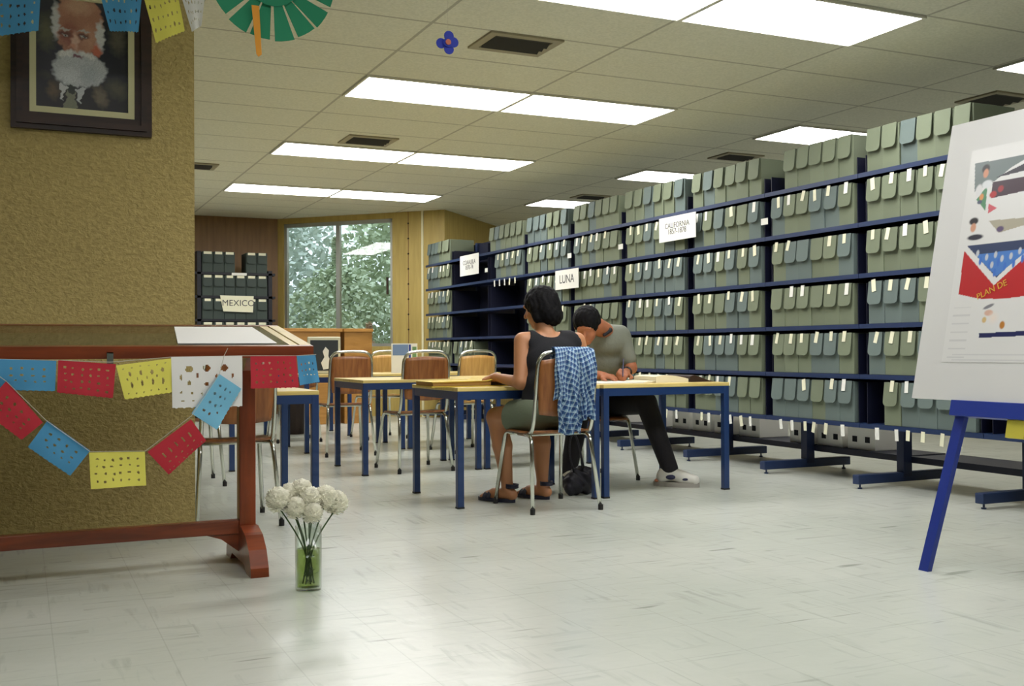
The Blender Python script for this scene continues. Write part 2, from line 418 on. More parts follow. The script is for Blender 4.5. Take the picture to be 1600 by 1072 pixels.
# window
WF = mat('aluminium_window_frame', (176, 178, 170), .35, metal=.6)
win = bpy.data.objects.new('window_1', None); COL.objects.link(win); win['kind'] = 'structure'
def wbar(x0, x1, z0, z1, d0=.02, d1=.07, name='window_frame', m=WF):
    a, b_ = onB(x0), onB(x1); n = Vector((-Bd.y, Bd.x, 0))
    bm = B(); prism(bm, [a+n*d0, b_+n*d0, b_+n*d1, a+n*d1], (0, 0, z1-z0)); bmesh.ops.translate(bm, verts=bm.verts, vec=(0, 0, z0))
    o = obj(name, bm, m, win); o['kind'] = 'structure'; return o
wbar(wx0, wx1, wz1-.05, wz1); wbar(wx0, wx1, wz0, wz0+.04); wbar(wx0, wx0+.03, wz0, wz1); wbar(wx1-.03, wx1, wz0, wz1); wbar(wxm-.02, wxm+.02, wz0, wz1)
GL = pane('window_glass', (244, 248, 246))
wbar(wx0+.03, wxm-.02, wz0+.04, wz1-.05, .040, .046, 'window_pane', GL); wbar(wxm+.02, wx1-.03, wz0+.04, wz1-.05, .040, .046, 'window_pane', GL)
wbar(4.425, 4.44, 1.62, 1.85, .0, .03, 'window_handle', NAIL)

# ---------------------------------------------------------------- ceiling fixtures
DIFF = emit('lit_diffuser', LAMP_COL, LAMP)
FRM = mat('white_fixture_frame', (214, 212, 196), .5)
def lamp_proto():
    t = thing('ceiling_light', '', 'ceiling light')
    bm = B(); w_, d_ = 1.22, .61
    for x0, x1, y0, y1 in ((0, w_, 0, .016), (0, w_, d_-.016, d_), (0, .016, .016, d_-.016), (w_-.016, w_, .016, d_-.016)): box(bm, x0, x1, y0, y1, -.014, 0)
    obj('fixture_frame', bm, FRM, t)
    obj('diffuser', box(B(), .016, w_-.016, .016, d_-.016, -.011, -.002), DIFF, t)
    return t
LP = lamp_proto(); used = [False]
rows = {4.335: 'cut off by the top edge, nearest', 6.775: 'largest lit row above the readers', 9.215: 'middle lit row of three', 11.70: 'farthest small lit row by the window'}
def place_lamp(x, y, label, group):
    if not used[0]:
        used[0] = True; o = LP
    else: o = dup(LP)
    o.location = (x, y, CEIL-.001); o['label'] = label; o['group'] = group
for x, y, l in ((2.09, 1.9, 'left one right of the viewpoint'), (3.31, 1.9, 'right one near the easel'), (-.35, 1.9, 'single one added left of the viewpoint as fill light'), (-1.57, 12.1, 'left one of the hidden far left pair'), (-.35, 12.1, 'right one of the hidden far left pair')):  # the single left one is unseen, added to brighten foreground and stucco
    place_lamp(x, y, 'ceiling light outside the picture, ' + l, 'ceiling lights outside the picture')
for y, d in rows.items():
    for i, x in enumerate((2.09, 3.31)):
        place_lamp(x, y, 'white fluorescent ceiling light, %s half of the %s' % (('left', 'right')[i], {4.335: 'nearest pair over the foreground floor', 6.775: 'pair above the readers', 9.215: 'middle of three pairs', 11.70: 'farthest pair near the window'}[y]), 'long paired ceiling lights')
for y, d in ((4.36, 'nearest one, at the right edge above the easel'), (6.87, 'above the second bay from the easel'), (9.22, 'above the fourth bay from the easel'), (11.48, 'farthest one above the shelving range')):
    place_lamp(5.77, y, 'white ceiling light over the shelving, ' + d, 'ceiling lights over the shelving')

VENTM = mat('beige_vent_metal', (150, 142, 116), .5); VD = mat('vent_dark', (42, 40, 34), .8)
def vent(x0, x1, y0, y1, label, bits=True):
    t = thing('ceiling_vent', label, 'ceiling vent', ((x0+x1)/2, (y0+y1)/2, CEIL), 0, 'square air vents in the ceiling')
    w_, d_ = (x1-x0)/2, (y1-y0)/2; bm = B()
    f = .05
    for a, b_, c, d in ((-w_-f, w_+f, -d_-f, -d_), (-w_-f, w_+f, d_, d_+f), (-w_-f, -w_, -d_, d_), (w_, w_+f, -d_, d_)): box(bm, a, b_, c, d, -.012, 0)
    obj('vent_frame', bm, VENTM, t)
    obj('vent_opening', box(B(), -w_, w_, -d_, d_, -.004, -.001), VD, t)
    for i in range(3):
        yy = -d_+(i+1)*2*d_/4; obj('vent_slat', bar(B(), (-w_, yy, -.012), (w_, yy, -.012), .05, .004, (0, .5, 1)), VD if bits else VENTM, t)
vent(2.50, 2.87, 5.60, 5.86, 'square dark air vent in the ceiling beside the blue paper flower')
vent(2.58, 2.92, 8.76, 9.04, 'small dark air vent just above the middle ceiling light pair')
vent(1.42, 1.72, 10.66, 10.90, 'small far air vent in the ceiling beside the stucco wall')
vent(6.02, 6.34, 8.15, 8.38, 'dark ceiling vent above the third bay from the easel')
vent(6.05, 6.35, 11.02, 11.24, 'dark ceiling vent above the sixth bay from the easel')
vent(6.35, 6.68, 5.44, 5.72, 'dark ceiling vent at the upper right, above the easel board')

# ================================================================ SHELVING
AX = 4.76; DEP = .34
SZ = [1.9565, 1.6487, 1.3295, 1.0149, .7006, .3952]      # shelf heights, top to bottom
GY = [4.179, 5.119, 6.037, 6.992, 8.009, 8.959, 9.979, 10.947, 12.04, 12.93]
ROWN = ['top', 'second', 'third', 'fourth', 'fifth', 'bottom']
ORD = ['first', 'second', 'third', 'fourth', 'fifth', 'sixth', 'seventh', 'eighth', 'ninth']
BAYN = ['bay next to the easel', 'second bay from the easel', 'third bay from the easel', 'fourth bay from the easel', 'fifth bay from the easel',
        'sixth bay from the easel', 'seventh bay from the easel', 'eighth bay from the easel', 'far end bay']
def shelf_bm(y0, y1, z, plates=True):
    bm = B(); g_ = .012
    box(bm, AX, AX+.012, y0+.002, y1-.002, z-.014, z+.014)                     # rolled front edge
    box(bm, AX+.012, AX+DEP, y0+.002, y1-.002, z+.006, z+.014)
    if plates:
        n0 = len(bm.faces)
        for y in (y0+.035, y1-.04): box(bm, AX+.03, AX+DEP+.02, y, y+.005, z+.012, z+(.125 if z > 1.9 else .27))  # lower plates made taller and dark: shade between the boxes put into colour
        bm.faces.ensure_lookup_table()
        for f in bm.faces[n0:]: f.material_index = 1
    return bm
TAGM = {}
def tag_mesh(i):
    if i not in TAGM:
        rr = random.Random(i); bm = B(); wd, ht = rr.uniform(.026, .035), rr.uniform(.060, .078); an = rr.uniform(-.22, .22)
        mt = Matrix.Rotation(an, 4, 'X'); box(bm, -.0008, .0008, -wd/2, wd/2, -ht, 0, mtx=mt)
        me = bpy.data.meshes.new('paper_tag'); bm.to_mesh(me); bm.free(); me.materials.append(TAG if i % 3 else TAGW); TAGM[i] = me
    return TAGM[i]
def shelf_labels(parent, y0, y1, z, n, seed):
    rr = random.Random(seed)
    for i in range(n):
        o = bpy.data.objects.new('paper_tag', tag_mesh(rr.randrange(12))); o.location = (AX-.003, y0+.1+(y1-y0-.2)*(i+rr.uniform(.2, .8))/n, z-.002); link(o, parent)
for k in range(0, 10):
    if k == 0: y0, y1, nm = 3.235, 4.179, 'blue steel shelving bay half hidden behind the easel board, empty'
    else: y0, y1, nm = GY[k-1], GY[k], 'blue steel shelving bay of six shelves, ' + {1: 'next to the easel', 7: 'seventh from the easel, empty below two rows', 8: 'nearly empty, eighth from the easel', 9: 'last one, by the bay wall'}.get(k, ORD[k-1]+' from the easel')
    t = thing('shelving_bay', nm, 'shelf', (AX+.37, (y0+y1)/2, 0), 0, 'long range of blue shelving')
    inv = Matrix.Translation((-(AX+.37), -(y0+y1)/2, 0))
    def add(name, bm, m):
        bmesh.ops.transform(bm, matrix=inv, verts=bm.verts); return obj(name, bm, m, t)
    for yy in ([y0, y1] if k == 0 else [y1]):
        add('upright', box(B(), AX+.335, AX+.405, yy-.03, yy+.03, .06, 2.19), BLUEU)
        f = B(); box(f, AX-.035, AX+.74, yy-.028, yy+.028, .03, .088, .004)
        for q in (AX+.0, AX+.70): lathe(f, [(0, 0), (.014, 0), (.014, .008), (.006, .01), (.006, .031)], 10, (q, yy, 0))
        add('base_foot', f, BLUE)
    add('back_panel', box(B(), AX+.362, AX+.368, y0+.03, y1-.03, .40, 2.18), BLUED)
    for r, z in enumerate(SZ):
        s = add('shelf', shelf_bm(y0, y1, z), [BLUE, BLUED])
    lab = B()
    tp = bpy.data.objects.new('shelf_label_row', None)
    if k in (1, 2, 3, 4):
        shelf = s
        rr = random.Random(k)
        for i in range(6):
            o = bpy.data.objects.new('paper_tag', tag_mesh(rr.randrange(12))); link(o, t)
            o.location = (-.37-.003, -(y1-y0)/2+.11+(y1-y0-.22)*(i+rr.uniform(.3, .7))/6, SZ[5]-.004)
    if k == 7:
        rr = random.Random(77)
        for i in range(5):
            o = bpy.data.objects.new('paper_tag', tag_mesh(rr.randrange(12))); link(o, t)
            o.location = (-.373, -(y1-y0)/2+.15+(y1-y0-.3)*(i+.5)/5, SZ[1]-.004)
    if k in (2, 4, 5, 7):
        o = obj('label_card', box(B(), -.38, -.378, (y1-y0)/2-.045, (y1-y0)/2+.03, SZ[1]+.10-.0, SZ[1]+.145), TAGW, t)
    bpy.data.objects.remove(tp); lab.free()
    # low shelf on the far side of the range
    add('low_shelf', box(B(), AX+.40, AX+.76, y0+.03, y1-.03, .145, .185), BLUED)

BW, BH, BD = .137, .262, .315
def box_meshes(w_, d_, h_, flap=.55):
    bm = B(); box(bm, 0, d_, -w_/2+.001, w_/2-.001, 0, h_-.004, .002)
    bm2 = B(); f = h_*flap; r = .028; ww = w_/2-.012
    pts = [(-ww, h_), (-ww, h_-f+r)]
    for a in range(1, 6): pts.append((-ww+r-r*math.cos(a*math.pi/10), h_-f+r-r*math.sin(a*math.pi/10)))
    for a in range(0, 6): pts.append((ww-r+r*math.sin(a*math.pi/10), h_-f+r-r*math.cos(a*math.pi/10)))
    pts += [(ww, h_)]
    def tilt(z): return -.007-.016*(h_-z)/f
    a_ = [bm2.verts.new((tilt(z)-.003, y, z)) for y, z in pts]; b_ = [bm2.verts.new((tilt(z), y, z)) for y, z in pts]; n = len(pts)
    bm2.faces.new(a_); bm2.faces.new(b_[::-1])
    for i in range(n): bm2.faces.new((a_[i], b_[i], b_[(i+1) % n], a_[(i+1) % n]))
    box(bm2, -.008, d_*.6, -ww, ww, h_-.003, h_)
    return bm, bm2
PB = {}
def box_proto(kind):
    if kind in PB: return PB[kind]
    m = {'g': BOX_G, 'b': BOX_B, 'd': BOX_D}[kind]; a, b_ = box_meshes(BW if kind != 'd' else .136, BD, BH)
    out = []
    for nm, bm in (('box_body', a), ('lid_flap', b_)):
        me = bpy.data.meshes.new(nm); bmesh.ops.recalc_face_normals(bm, faces=bm.faces); bm.to_mesh(me); bm.free(); me.materials.append(m); out.append(me)
    PB[kind] = out; return out
def archive_box(kind, loc, rz, label, group, tagged, rr):
    t = thing('document_box', label, 'box', loc, rz, group)
    for nm, me in zip(('box_body', 'lid_flap'), box_proto(kind)):
        link(bpy.data.objects.new(nm, me), t)
    if tagged and kind == 'd':
        rr2 = rr.uniform(.038, .05); obj('paper_label', box(B(), -.0165, -.0155, -rr2, rr2, BH-.034, BH-.002), TAG, t)
    elif tagged:
        o = bpy.data.objects.new('paper_tag', tag_mesh(rr.randrange(12))); o.location = (-.0118, rr.uniform(-.02, .02), BH+(.001 if rr.random() < .6 else .010)); link(o, t)
        o.rotation_euler = (0, .125, 0)
    return t
for k in range(1, 10):
    y0, y1 = GY[k-1]+.06, GY[k]-.06; pitch = (y1-y0)/6
    for r, z in enumerate(SZ):
        rr = random.Random(k*10+r); idx = list(range(6))                   # 0 = leftmost in the photo = farthest
        if k == 2 and r == 0: idx = [1, 2, 3, 4, 5]
        if k == 1 and r == 5: idx = [1, 2, 3, 4, 5]
        if k == 7: idx = [1, 2, 3, 4, 5] if r == 1 else ([] if r > 1 else idx)
        if k == 8: idx = [0, 1, 2, 3] if r == 4 else []
        for n_, i in enumerate(idx):
            y = y1-(i+.5)*pitch
            if (k, r) == (2, 0): y = y1-(i+.5)*pitch
            kind = 'b' if rr.random() < .38 else 'g'; tg = (r > 0 and rr.random() < .88)
            tiltx = rr.uniform(-.006, .006)
            lab = '%s %s, %s from left, %s row, %s' % ({'g': 'grey-green', 'b': 'blue-grey'}[kind], 'tagged box' if tg else 'untagged box', ORD[n_], ROWN[r], BAYN[k-1])
            o = archive_box(kind, (AX+.012+rr.uniform(0, .012), y+rr.uniform(-.002, .002), z+.0145), rr.uniform(-.02, .02), lab, 'document boxes on the blue shelving', tg, rr)
# pale cartons on the low far-side shelf
CART = mat('white_carton', (238, 236, 226), .7); HOLE = mat('dark_hole', (25, 25, 28), .9)
cp = None; cnum = 0
for k in range(2, 6):
    for i in range(3):
        if (k, i) in ((2, 0), (3, 1), (5, 1)): continue
        y = GY[k-1]+.16+.31*i; lab = '%s pale carton low down under the %s' % (('rightmost', 'middle', 'leftmost')[i], BAYN[k-1])
        cnum += 1
        if cp is None:
            cp = thing('carton', lab, 'carton', (AX+.45, y, .1855), 0, 'pale cartons on the low shelf')
            obj('carton_body', box(B(), 0, .28, -.13, .13, 0, .19, .003), CART, cp)
            for s in (-1, 1): obj('hand_hole', box(B(), -.002, .002, s*.06-.022, s*.06+.022, .05, .09), HOLE, cp)
        else: dup(cp, (AX+.45, y, .1855), label=lab)

# signs on the shelving
INK = mat('marker_ink', (70, 70, 72), .8)
def sign_x(x, ya, yb, z0, z1, lines, label, skew=0.0):
    """card facing the readers (towards -x); ya is the left edge in the photo"""
    t = thing('paper_sign', label, 'sign', (x, (ya+yb)/2, (z0+z1)/2), 0)
    w_, h_ = abs(ya-yb)/2, (z1-z0)/2
    bm = B(); box(bm, -.002, .002, -w_, w_, -h_, h_)
    for v in bm.verts: v.co.z += -skew*v.co.y
    obj('card', bm, TAGW, t)
    n = len(lines)
    for i, s in enumerate(lines):
        sz = h_*2*.62/n; mt = Matrix(((0, 0, -1, -.0025), (-1, 0, 0, 0), (skew, 1, 0, h_*(.9*(n-1)/2-.9*i)/n*1.1), (0, 0, 0, 1)))
        me = text_mesh(s, sz, INK, t, mt)
    return t
sign_x(4.72, 7.335, 6.82, 1.74, 1.935, ['CALIFORNIA', '1857-1878'], 'larger white two-line sign at the top of the third shelving gap')
sign_x(4.72, at(868, 440, x=4.72).y, at(904, 440, x=4.72).y, at(880, 452, x=4.72).z, at(880, 422, x=4.72).z, ['LUNA'], 'white one-word paper sign on the shelving just right of the woman')
sign_x(4.72, at(719, 410, x=4.72).y, at(748, 410, x=4.72).y, at(733, 430, x=4.72).z, at(733, 398, x=4.72).z, ['COAHUILA', '1870-74'], 'cream two-line sign hanging in the empty shelving bay')

# dark boxes on the small shelving at the far left
SY = 13.9
t = thing('small_shelving', 'small black shelving unit full of dark boxes left of the window', 'shelf', (2.515, SY+.18, 0))
def rel(bm): bmesh.ops.translate(bm, verts=bm.verts, vec=(-2.515, -SY-.18, 0)); return bm
BLK = mat('black_blue_enamel', (10, 13, 24), .6)
DZ = [1.885, 1.585, 1.285, .985, .685, .385]
for x in (2.065, 2.965): obj('upright', rel(box(B(), x-.025, x+.025, SY+.0, SY+.36, 0, 2.15 if x < 2.5 else 1.92)), BLK, t)
for z in DZ:
    obj('shelf', rel(box(B(), 2.0, 3.03, SY, SY+.36, z-.03, z)), BLK, t)
g_ = 'dark document boxes left of the window'
for r, z in enumerate(DZ[:4]):
    for i in range(6):
        if r == 0 and i == 3: continue
        rr = random.Random(900+r*7+i)
        o = archive_box('d', (2.10+.138*(i+.5), SY+.004, z+.0005), -math.pi/2, '', g_, True, rr)
        o.rotation_euler = (0, 0, math.pi/2)
        o['label'] = 'dark green box, %s from left, %s row of the small dark shelving' % (ORD[i if not (r == 0 and i > 3) else i-1], ROWN[r])
t = thing('paper_sign', 'pale trapezoid sign lettered in ink on the dark boxes', 'sign', (at(370, 474, y=SY-.03).x, SY-.03, at(370, 474, y=SY-.03).z))
bm = B(); prism(bm, [(-.21, 0, .10), (.215, 0, .095), (.205, 0, -.115), (-.17, 0, -.105)], (0, .003, 0)); obj('card', bm, TAG, t)
text_mesh('MEXICO', .11, INK, t, Matrix(((1, 0, 0, .02), (0, 0, -1, -.001), (0, 1, 0, 0), (0, 0, 0, 1))))
tag(obj('loose_papers', rel(box(B(), 2.47, 2.66, SY-.01, SY+.2, DZ[1]+.262, DZ[1]+.295)), TAGW, None, loc=(2.515, SY+.18, .002)), 'small stack of white papers lying in the gap of the dark boxes', 'papers')
tag(obj('partition_panel', box(B(), 1.2, 2.0, 14.2, 14.24, 0, 1.78), PANEL), 'tan low partition panel beside the small dark shelving', 'partition')

# brown cabinets below the window
cb = thing('wooden_cabinet', 'orange-brown wooden cabinet standing below the window', 'cabinet', (3.15, 12.6, 0))
obj('cabinet_body', box(B(), -.33, .33, -.2, .2, 0, 1.10, .004), ORW, cb)
obj('cabinet_top', box(B(), -.35, .35, -.22, .22, 1.10, 1.14, .004), ORW, cb)
cb2 = dup(cb, (3.70, 12.6, 0), label='second orange-brown cabinet, right of the first below the window')
for c_ in cb2.children:
    c_.scale = (.52, 1, 1)
tag(obj('waste_bin', lathe(B(), [(0, 0), (.12, 0), (.145, .33), (.135, .33), (.115, .02), (0, .02)], 20), mat('dark_brown_plastic', (44, 30, 24), .6), loc=(2.62, 11.2, 0)), 'dark brown waste bin on the floor beyond the tables', 'bin')

# ================================================================ TABLES
def make_table():
    t = thing('reading_table', '', 'table')
    obj('tabletop', box(B(), -.45, .45, -.375, .375, .648, .67, .003), PLY, t)
    bm = B()
    for a, b_ in (((-.43, -.355), (.43, -.355)), ((-.43, .355), (.43, .355)), ((-.43, -.355), (-.43, .355)), ((.43, -.355), (.43, .355))):
        bar(bm, (*a, .625), (*b_, .625), .036, .046)
    obj('apron_frame', bm, BLUET, t)
    for sx in (-1, 1):
        for sy in (-1, 1):
            l = obj('leg', box(B(), sx*.43-.019, sx*.43+.019, sy*.355-.019, sy*.355+.019, .008, .648, .003), BLUET, t)
            obj('rubber_foot', box(B(), sx*.43-.02, sx*.43+.02, sy*.355-.02, sy*.355+.02, 0, .01), RUB, l)
    return t
TB = make_table()
tabs = [(2.64, 5.825, 'blue-legged yellow table with an open folder, left of the woman'),
        (3.565, 5.825, 'blue-legged yellow table where the man is writing'),
        (.97, 5.845, 'blue-legged yellow table behind the display case, under the blue paper flag'),
        (2.62, 7.54, 'blue-legged table in the second row, left one with a clear top'),
        (3.55, 7.54, 'blue-legged table in the second row, right one behind the reader pair'),
        (.97, 7.54, 'blue-legged table in the second row, behind the case post'),
        (2.65, 9.33, 'blue-legged table in the third row, nearer the window side'),
        (3.58, 9.33, 'blue-legged table in the third row, nearer the shelving'),
        (2.65, 11.0, 'farthest blue-legged table before the cabinets')]
for i, (x, y, l) in enumerate(tabs):
    o = TB if i == 0 else dup(TB); o.location = (x, y, 0); o['label'] = l; o['group'] = 'blue-framed reading tables'

# ================================================================ CHAIRS
def make_chair(cw):
    t = thing('school_chair', '', 'chair')
    obj('seat', None or _seat(), cw, t, smooth=True)
    obj('backrest', _back(), cw, t, smooth=True)
    bm = B(); r = .0115
    P = smoothpath([(-.175, -.13, .425), (-.178, -.19, .44), (-.178, -.235, .70), (-.172, -.25, .862), (0, -.262, .872), (.172, -.25, .862), (.178, -.235, .70), (.178, -.19, .44), (.175, -.13, .425)], .10, 6)
    obj('back_frame', tube(bm, P, r, 8), CHROME, t, smooth=True)
    for s in (-1, 1):
        a = smoothpath([(s*.175, .0, .415), (s*.178, .17, .415), (s*.21, .24, .01)], .05, 5)
        l = obj('leg', tube(B(), a, r, 8), CHROME, t, smooth=True); obj('rubber_tip', lathe(B(), [(0, 0), (.014, 0), (.014, .03), (0, .03)], 10, (s*.21, .24, 0)), RUB, l)
        a = smoothpath([(s*.175, 0.0, .415), (s*.178, -.17, .415), (s*.207, -.24, .01)], .05, 5)
        l = obj('leg', tube(B(), a, r, 8), CHROME, t, smooth=True); obj('rubber_tip', lathe(B(), [(0, 0), (.014, 0), (.014, .03), (0, .03)], 10, (s*.207, -.24, 0)), RUB, l)
    for yy in (.1, -.12): obj('cross_tube', tube(B(), [(-.176, yy, .415), (.176, yy, .415)], .009), CHROME, t, smooth=True)
    return t
def _seat():
    bm = B(); nx, ny = 12, 12; th = .012; g = {}
    for s in (0, 1):
        for i in range(nx+1):
            for j in range(ny+1):
                u, v = i/nx*2-1, j/ny*2-1
                # rounded square
                x = u*.195*(1-.10*v*v*abs(u)); y = v*.195*(1-.10*u*u*abs(v))
                z = .434-.012*(1-u*u)*(1-v*v)-(.02*max(0, v-.6)/.4)**1+(.008*max(0, -v-.6)/.4)-s*th
                g[s, i, j] = bm.verts.new((x, y, z))
    for i in range(nx):
        for j in range(ny):
            bm.faces.new((g[0, i, j], g[0, i+1, j], g[0, i+1, j+1], g[0, i, j+1])); bm.faces.new((g[1, i, j], g[1, i, j+1], g[1, i+1, j+1], g[1, i+1, j]))
    for i in range(nx):
        bm.faces.new((g[0, i, 0], g[1, i, 0], g[1, i+1, 0], g[0, i+1, 0])); bm.faces.new((g[0, i, ny], g[0, i+1, ny], g[1, i+1, ny], g[1, i, ny]))
    for j in range(ny):
        bm.faces.new((g[0, 0, j], g[0, 0, j+1], g[1, 0, j+1], g[1, 0, j])); bm.faces.new((g[0, nx, j], g[1, nx, j], g[1, nx, j+1], g[0, nx, j+1]))
    return bm
def _back():
    bm = B(); nx, nz = 12, 10; g = {}
    for s in (0, 1):
        for i in range(nx+1):
            for j in range(nz+1):
                u, v = i/nx*2-1, j/nz*2-1
                x = u*.168*(1-.06*v*v*abs(u)); z = .675+v*.158*(1-.08*u*u*abs(v)); y = -.222-(z-.55)*.085-.02*(1-u*u)-s*.010
                g[s, i, j] = bm.verts.new((x, y, z))
    for i in range(nx):
        for j in range(nz):
            bm.faces.new((g[0, i, j], g[0, i+1, j], g[0, i+1, j+1], g[0, i, j+1])); bm.faces.new((g[1, i, j], g[1, i, j+1], g[1, i+1, j+1], g[1, i+1, j]))
    for i in range(nx):
        bm.faces.new((g[0, i, 0], g[1, i, 0], g[1, i+1, 0], g[0, i+1, 0])); bm.faces.new((g[0, i, nz], g[0, i+1, nz], g[1, i+1, nz], g[1, i, nz]))
    for j in range(nz):
        bm.faces.new((g[0, 0, j], g[0, 0, j+1], g[1, 0, j+1], g[1, 0, j])); bm.faces.new((g[0, nx, j], g[1, nx, j], g[1, nx, j+1], g[0, nx, j+1]))
    return bm
CH = make_chair(CHW); CHL = make_chair(CHWL)
CG = 'chrome and plywood school chairs'
first = {id(CH): True, id(CHL): True}
def chair(proto, x, y, rz, label):
    if first[id(proto)]: o = proto; first[id(proto)] = False
    else: o = dup(proto)
    o.location = (x, y, 0); o.rotation_euler = (0, 0, rz); o['label'] = label; o['group'] = CG
chair(CH, 2.68, 5.33, 0, 'chrome and wood chair the woman sits on, shirt over its back')
chair(CH, .985, 5.58, 0, 'chrome and dark wood chair behind the display case post')
chair(CH, 2.64, 7.43, R(2), 'chrome and dark wood chair right of the clear tabletop, second row')
chair(CH, 3.55, 6.36, math.pi, 'chrome chair under the writing man')
chair(CH, 2.50, 8.80, R(-2), 'chrome and brown wood chair behind the clear second-row tabletop')
chair(CHL, 3.27, 10.25, R(3), 'chrome chair with light wood back, farther off in the middle')
chair(CHL, 3.52, 8.60, R(6), 'chrome chair with light wood back showing above the open folder')
chair(CH, 2.42, 10.3, R(0), 'farthest chrome and brown wood chair, beside the blue paper flag')
chair(CH, 1.0, 7.3, R(0), 'chrome and wood chair glimpsed left of the case post')

# ================================================================ DISPLAY CASE
t = thing('display_case', 'reddish wooden display case with sloping glass top before the stucco wall', 'display case', (-.1, 4.43, 0))
def q_(bm): bmesh.ops.translate(bm, verts=bm.verts, vec=(.1, -4.43, 0)); return bm
X0, X1 = -1.32, 1.06; Y0, Y1 = 4.17, 4.83; Z0, Z1 = .897, .995
def slope(y): return Z0+(y-Y0)/(Y1-Y0)*(Z1-Z0)
def sl_slab(x0, x1, y0, y1, dz, th):
    bm = B(); prism(bm, [(x0, y0, slope(y0)+dz), (x0, y1, slope(y1)+dz), (x0, y1, slope(y1)+dz-th), (x0, y0, slope(y0)+dz-th)], (x1-x0, 0, 0)); return q_(bm)
obj('front_rail', sl_slab(X0, X1, Y0, Y0+.035, 0, .045), REDW, t)
obj('back_rail', sl_slab(X0, X1, Y1-.035, Y1, 0, .045), REDW, t)
obj('end_rail', sl_slab(X1-.045, X1, Y0+.035, Y1-.035, 0, .045), PALEW, t)
obj('end_rail', sl_slab(X0, X0+.045, Y0+.035, Y1-.035, 0, .045), PALEW, t)
obj('inner_moulding', sl_slab(X1-.085, X1-.053, Y0+.035, Y1-.035, -.001, .03), PALEW, t)
obj('case_floor', sl_slab(X0+.045, X1-.086, Y0+.035, Y1-.035, -.033, .012), mat('case_lining', (92, 76, 46), .8), t)
obj('glass_top', sl_slab(X0+.045, X1-.086, Y0+.035, Y1-.035, -.001, .004), pane('case_glass'), t)
for x in (.81, -1.07):
    obj('post', q_(box(B(), x, x+.066, 4.395, 4.455, .12, .87, .004)), REDWZ, t)
    prof = [(4.155, 0), (4.16, .035), (4.20, .10), (4.27, .148), (4.36, .17), (4.49, .17), (4.58, .148), (4.65, .10), (4.69, .035), (4.695, 0), (4.60, 0), (4.56, .03), (4.30, .03), (4.25, 0)]
    f = obj('foot', q_(prism(B(), [(x-.002, y, z) for y, z in prof], (.07, 0, 0))), REDW, t)
    obj('top_bracket', q_(prism(B(), [(x, 4.22, .86), (x, 4.68, .87), (x, 4.60, .80), (x, 4.30, .80)], (.066, 0, 0))), REDW, t)
obj('lower_rail', q_(box(B(), -1.0, .81, 4.402, 4.448, .135, .19, .003)), REDW, t)
obj('rail_bracket', q_(prism(B(), [(.81, 4.41, .135), (.68, 4.41, .135), (.74, 4.41, .115), (.81, 4.41, .06)], (0, .03, 0))), REDW, t)
# bright white quad laid on top of the glass, at its right end
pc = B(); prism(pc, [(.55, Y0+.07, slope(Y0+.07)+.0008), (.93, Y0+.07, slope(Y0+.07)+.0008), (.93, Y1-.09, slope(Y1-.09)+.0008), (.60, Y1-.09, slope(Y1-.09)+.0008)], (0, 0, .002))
tag(obj('white_patch', pc, mat('bright_white', (244, 243, 240), .8)), 'large white patch lying at the right end of the case top', 'paper')
cl = at(172, 560, y=4.16)
tag(obj('metal_clip', box(box(B(), -.011, .011, -.010, -.004, -.022, .022), -.011, .011, -.010, .012, .018, .022), mat('grey_metal', (120, 128, 124), .35, metal=.7), loc=(cl.x, 4.166, cl.z)), 'small grey metal clip on the front rail between red and yellow flags', 'clip')

# ================================================================ CUT-PAPER FLAGS (papel picado)
def paper(name_, col): return mat(name_, col, .85)
PC = {'blue': paper('blue_tissue', (76, 150, 196)), 'red': paper('red_tissue', (190, 44, 58)), 'yellow': paper('yellow_tissue', (236, 228, 104)), 'white': paper('white_tissue', (236, 235, 232)), 'pale': paper('pale_blue_tissue', (124, 192, 224))}
def holes_for(seed, style):
    rr = random.Random(seed); H = []
    if style == 'skulls':
        for i in range(3): H.append((.24+.25*i, .77, .065, .075))
        for i in range(3): H.append((.24+.25*i, .48, .035, .05))
        for i in range(4): H.append((.12+.25*i, .62, .02, .06))
        for i in range(6): H.append((.12+.15*i, .30, .018, .03)); H.append((.15+.14*i, .16, .02, .02))
    elif style == 'figures':
        for i in range(4): H.append((.22+.2*i, .70, .035, .08)); H.append((.22+.2*i, .40, .028, .11)); H.append((.13+.2*i, .55, .015, .05))
        for i in range(6): H.append((.1+.16*i, .15, .02, .025)); H.append((.1+.16*i, .88, .02, .02))
    elif style == 'rows':
        for i in range(6):
            for j in range(4): H.append((.12+.15*i+rr.uniform(-.02, .02), .2+.2*j+rr.uniform(-.02, .02), rr.uniform(.02, .04), rr.uniform(.025, .05)))
    elif style == 'slots':
        for i in range(5): H.append((.2+.15*i, .6, .018, .13)); H.append((.2+.15*i, .3, .03, .025))
        for i in range(8): H.append((.08+.12*i, .1, .02, .02))
    elif style == 'diamonds':
        for i in range(4): H.append((.2+.2*i, .5, .045, .035)); H.append((.3+.17*i, .32, .03, .03)); H.append((.2+.2*i, .72, .035, .05))
    return H
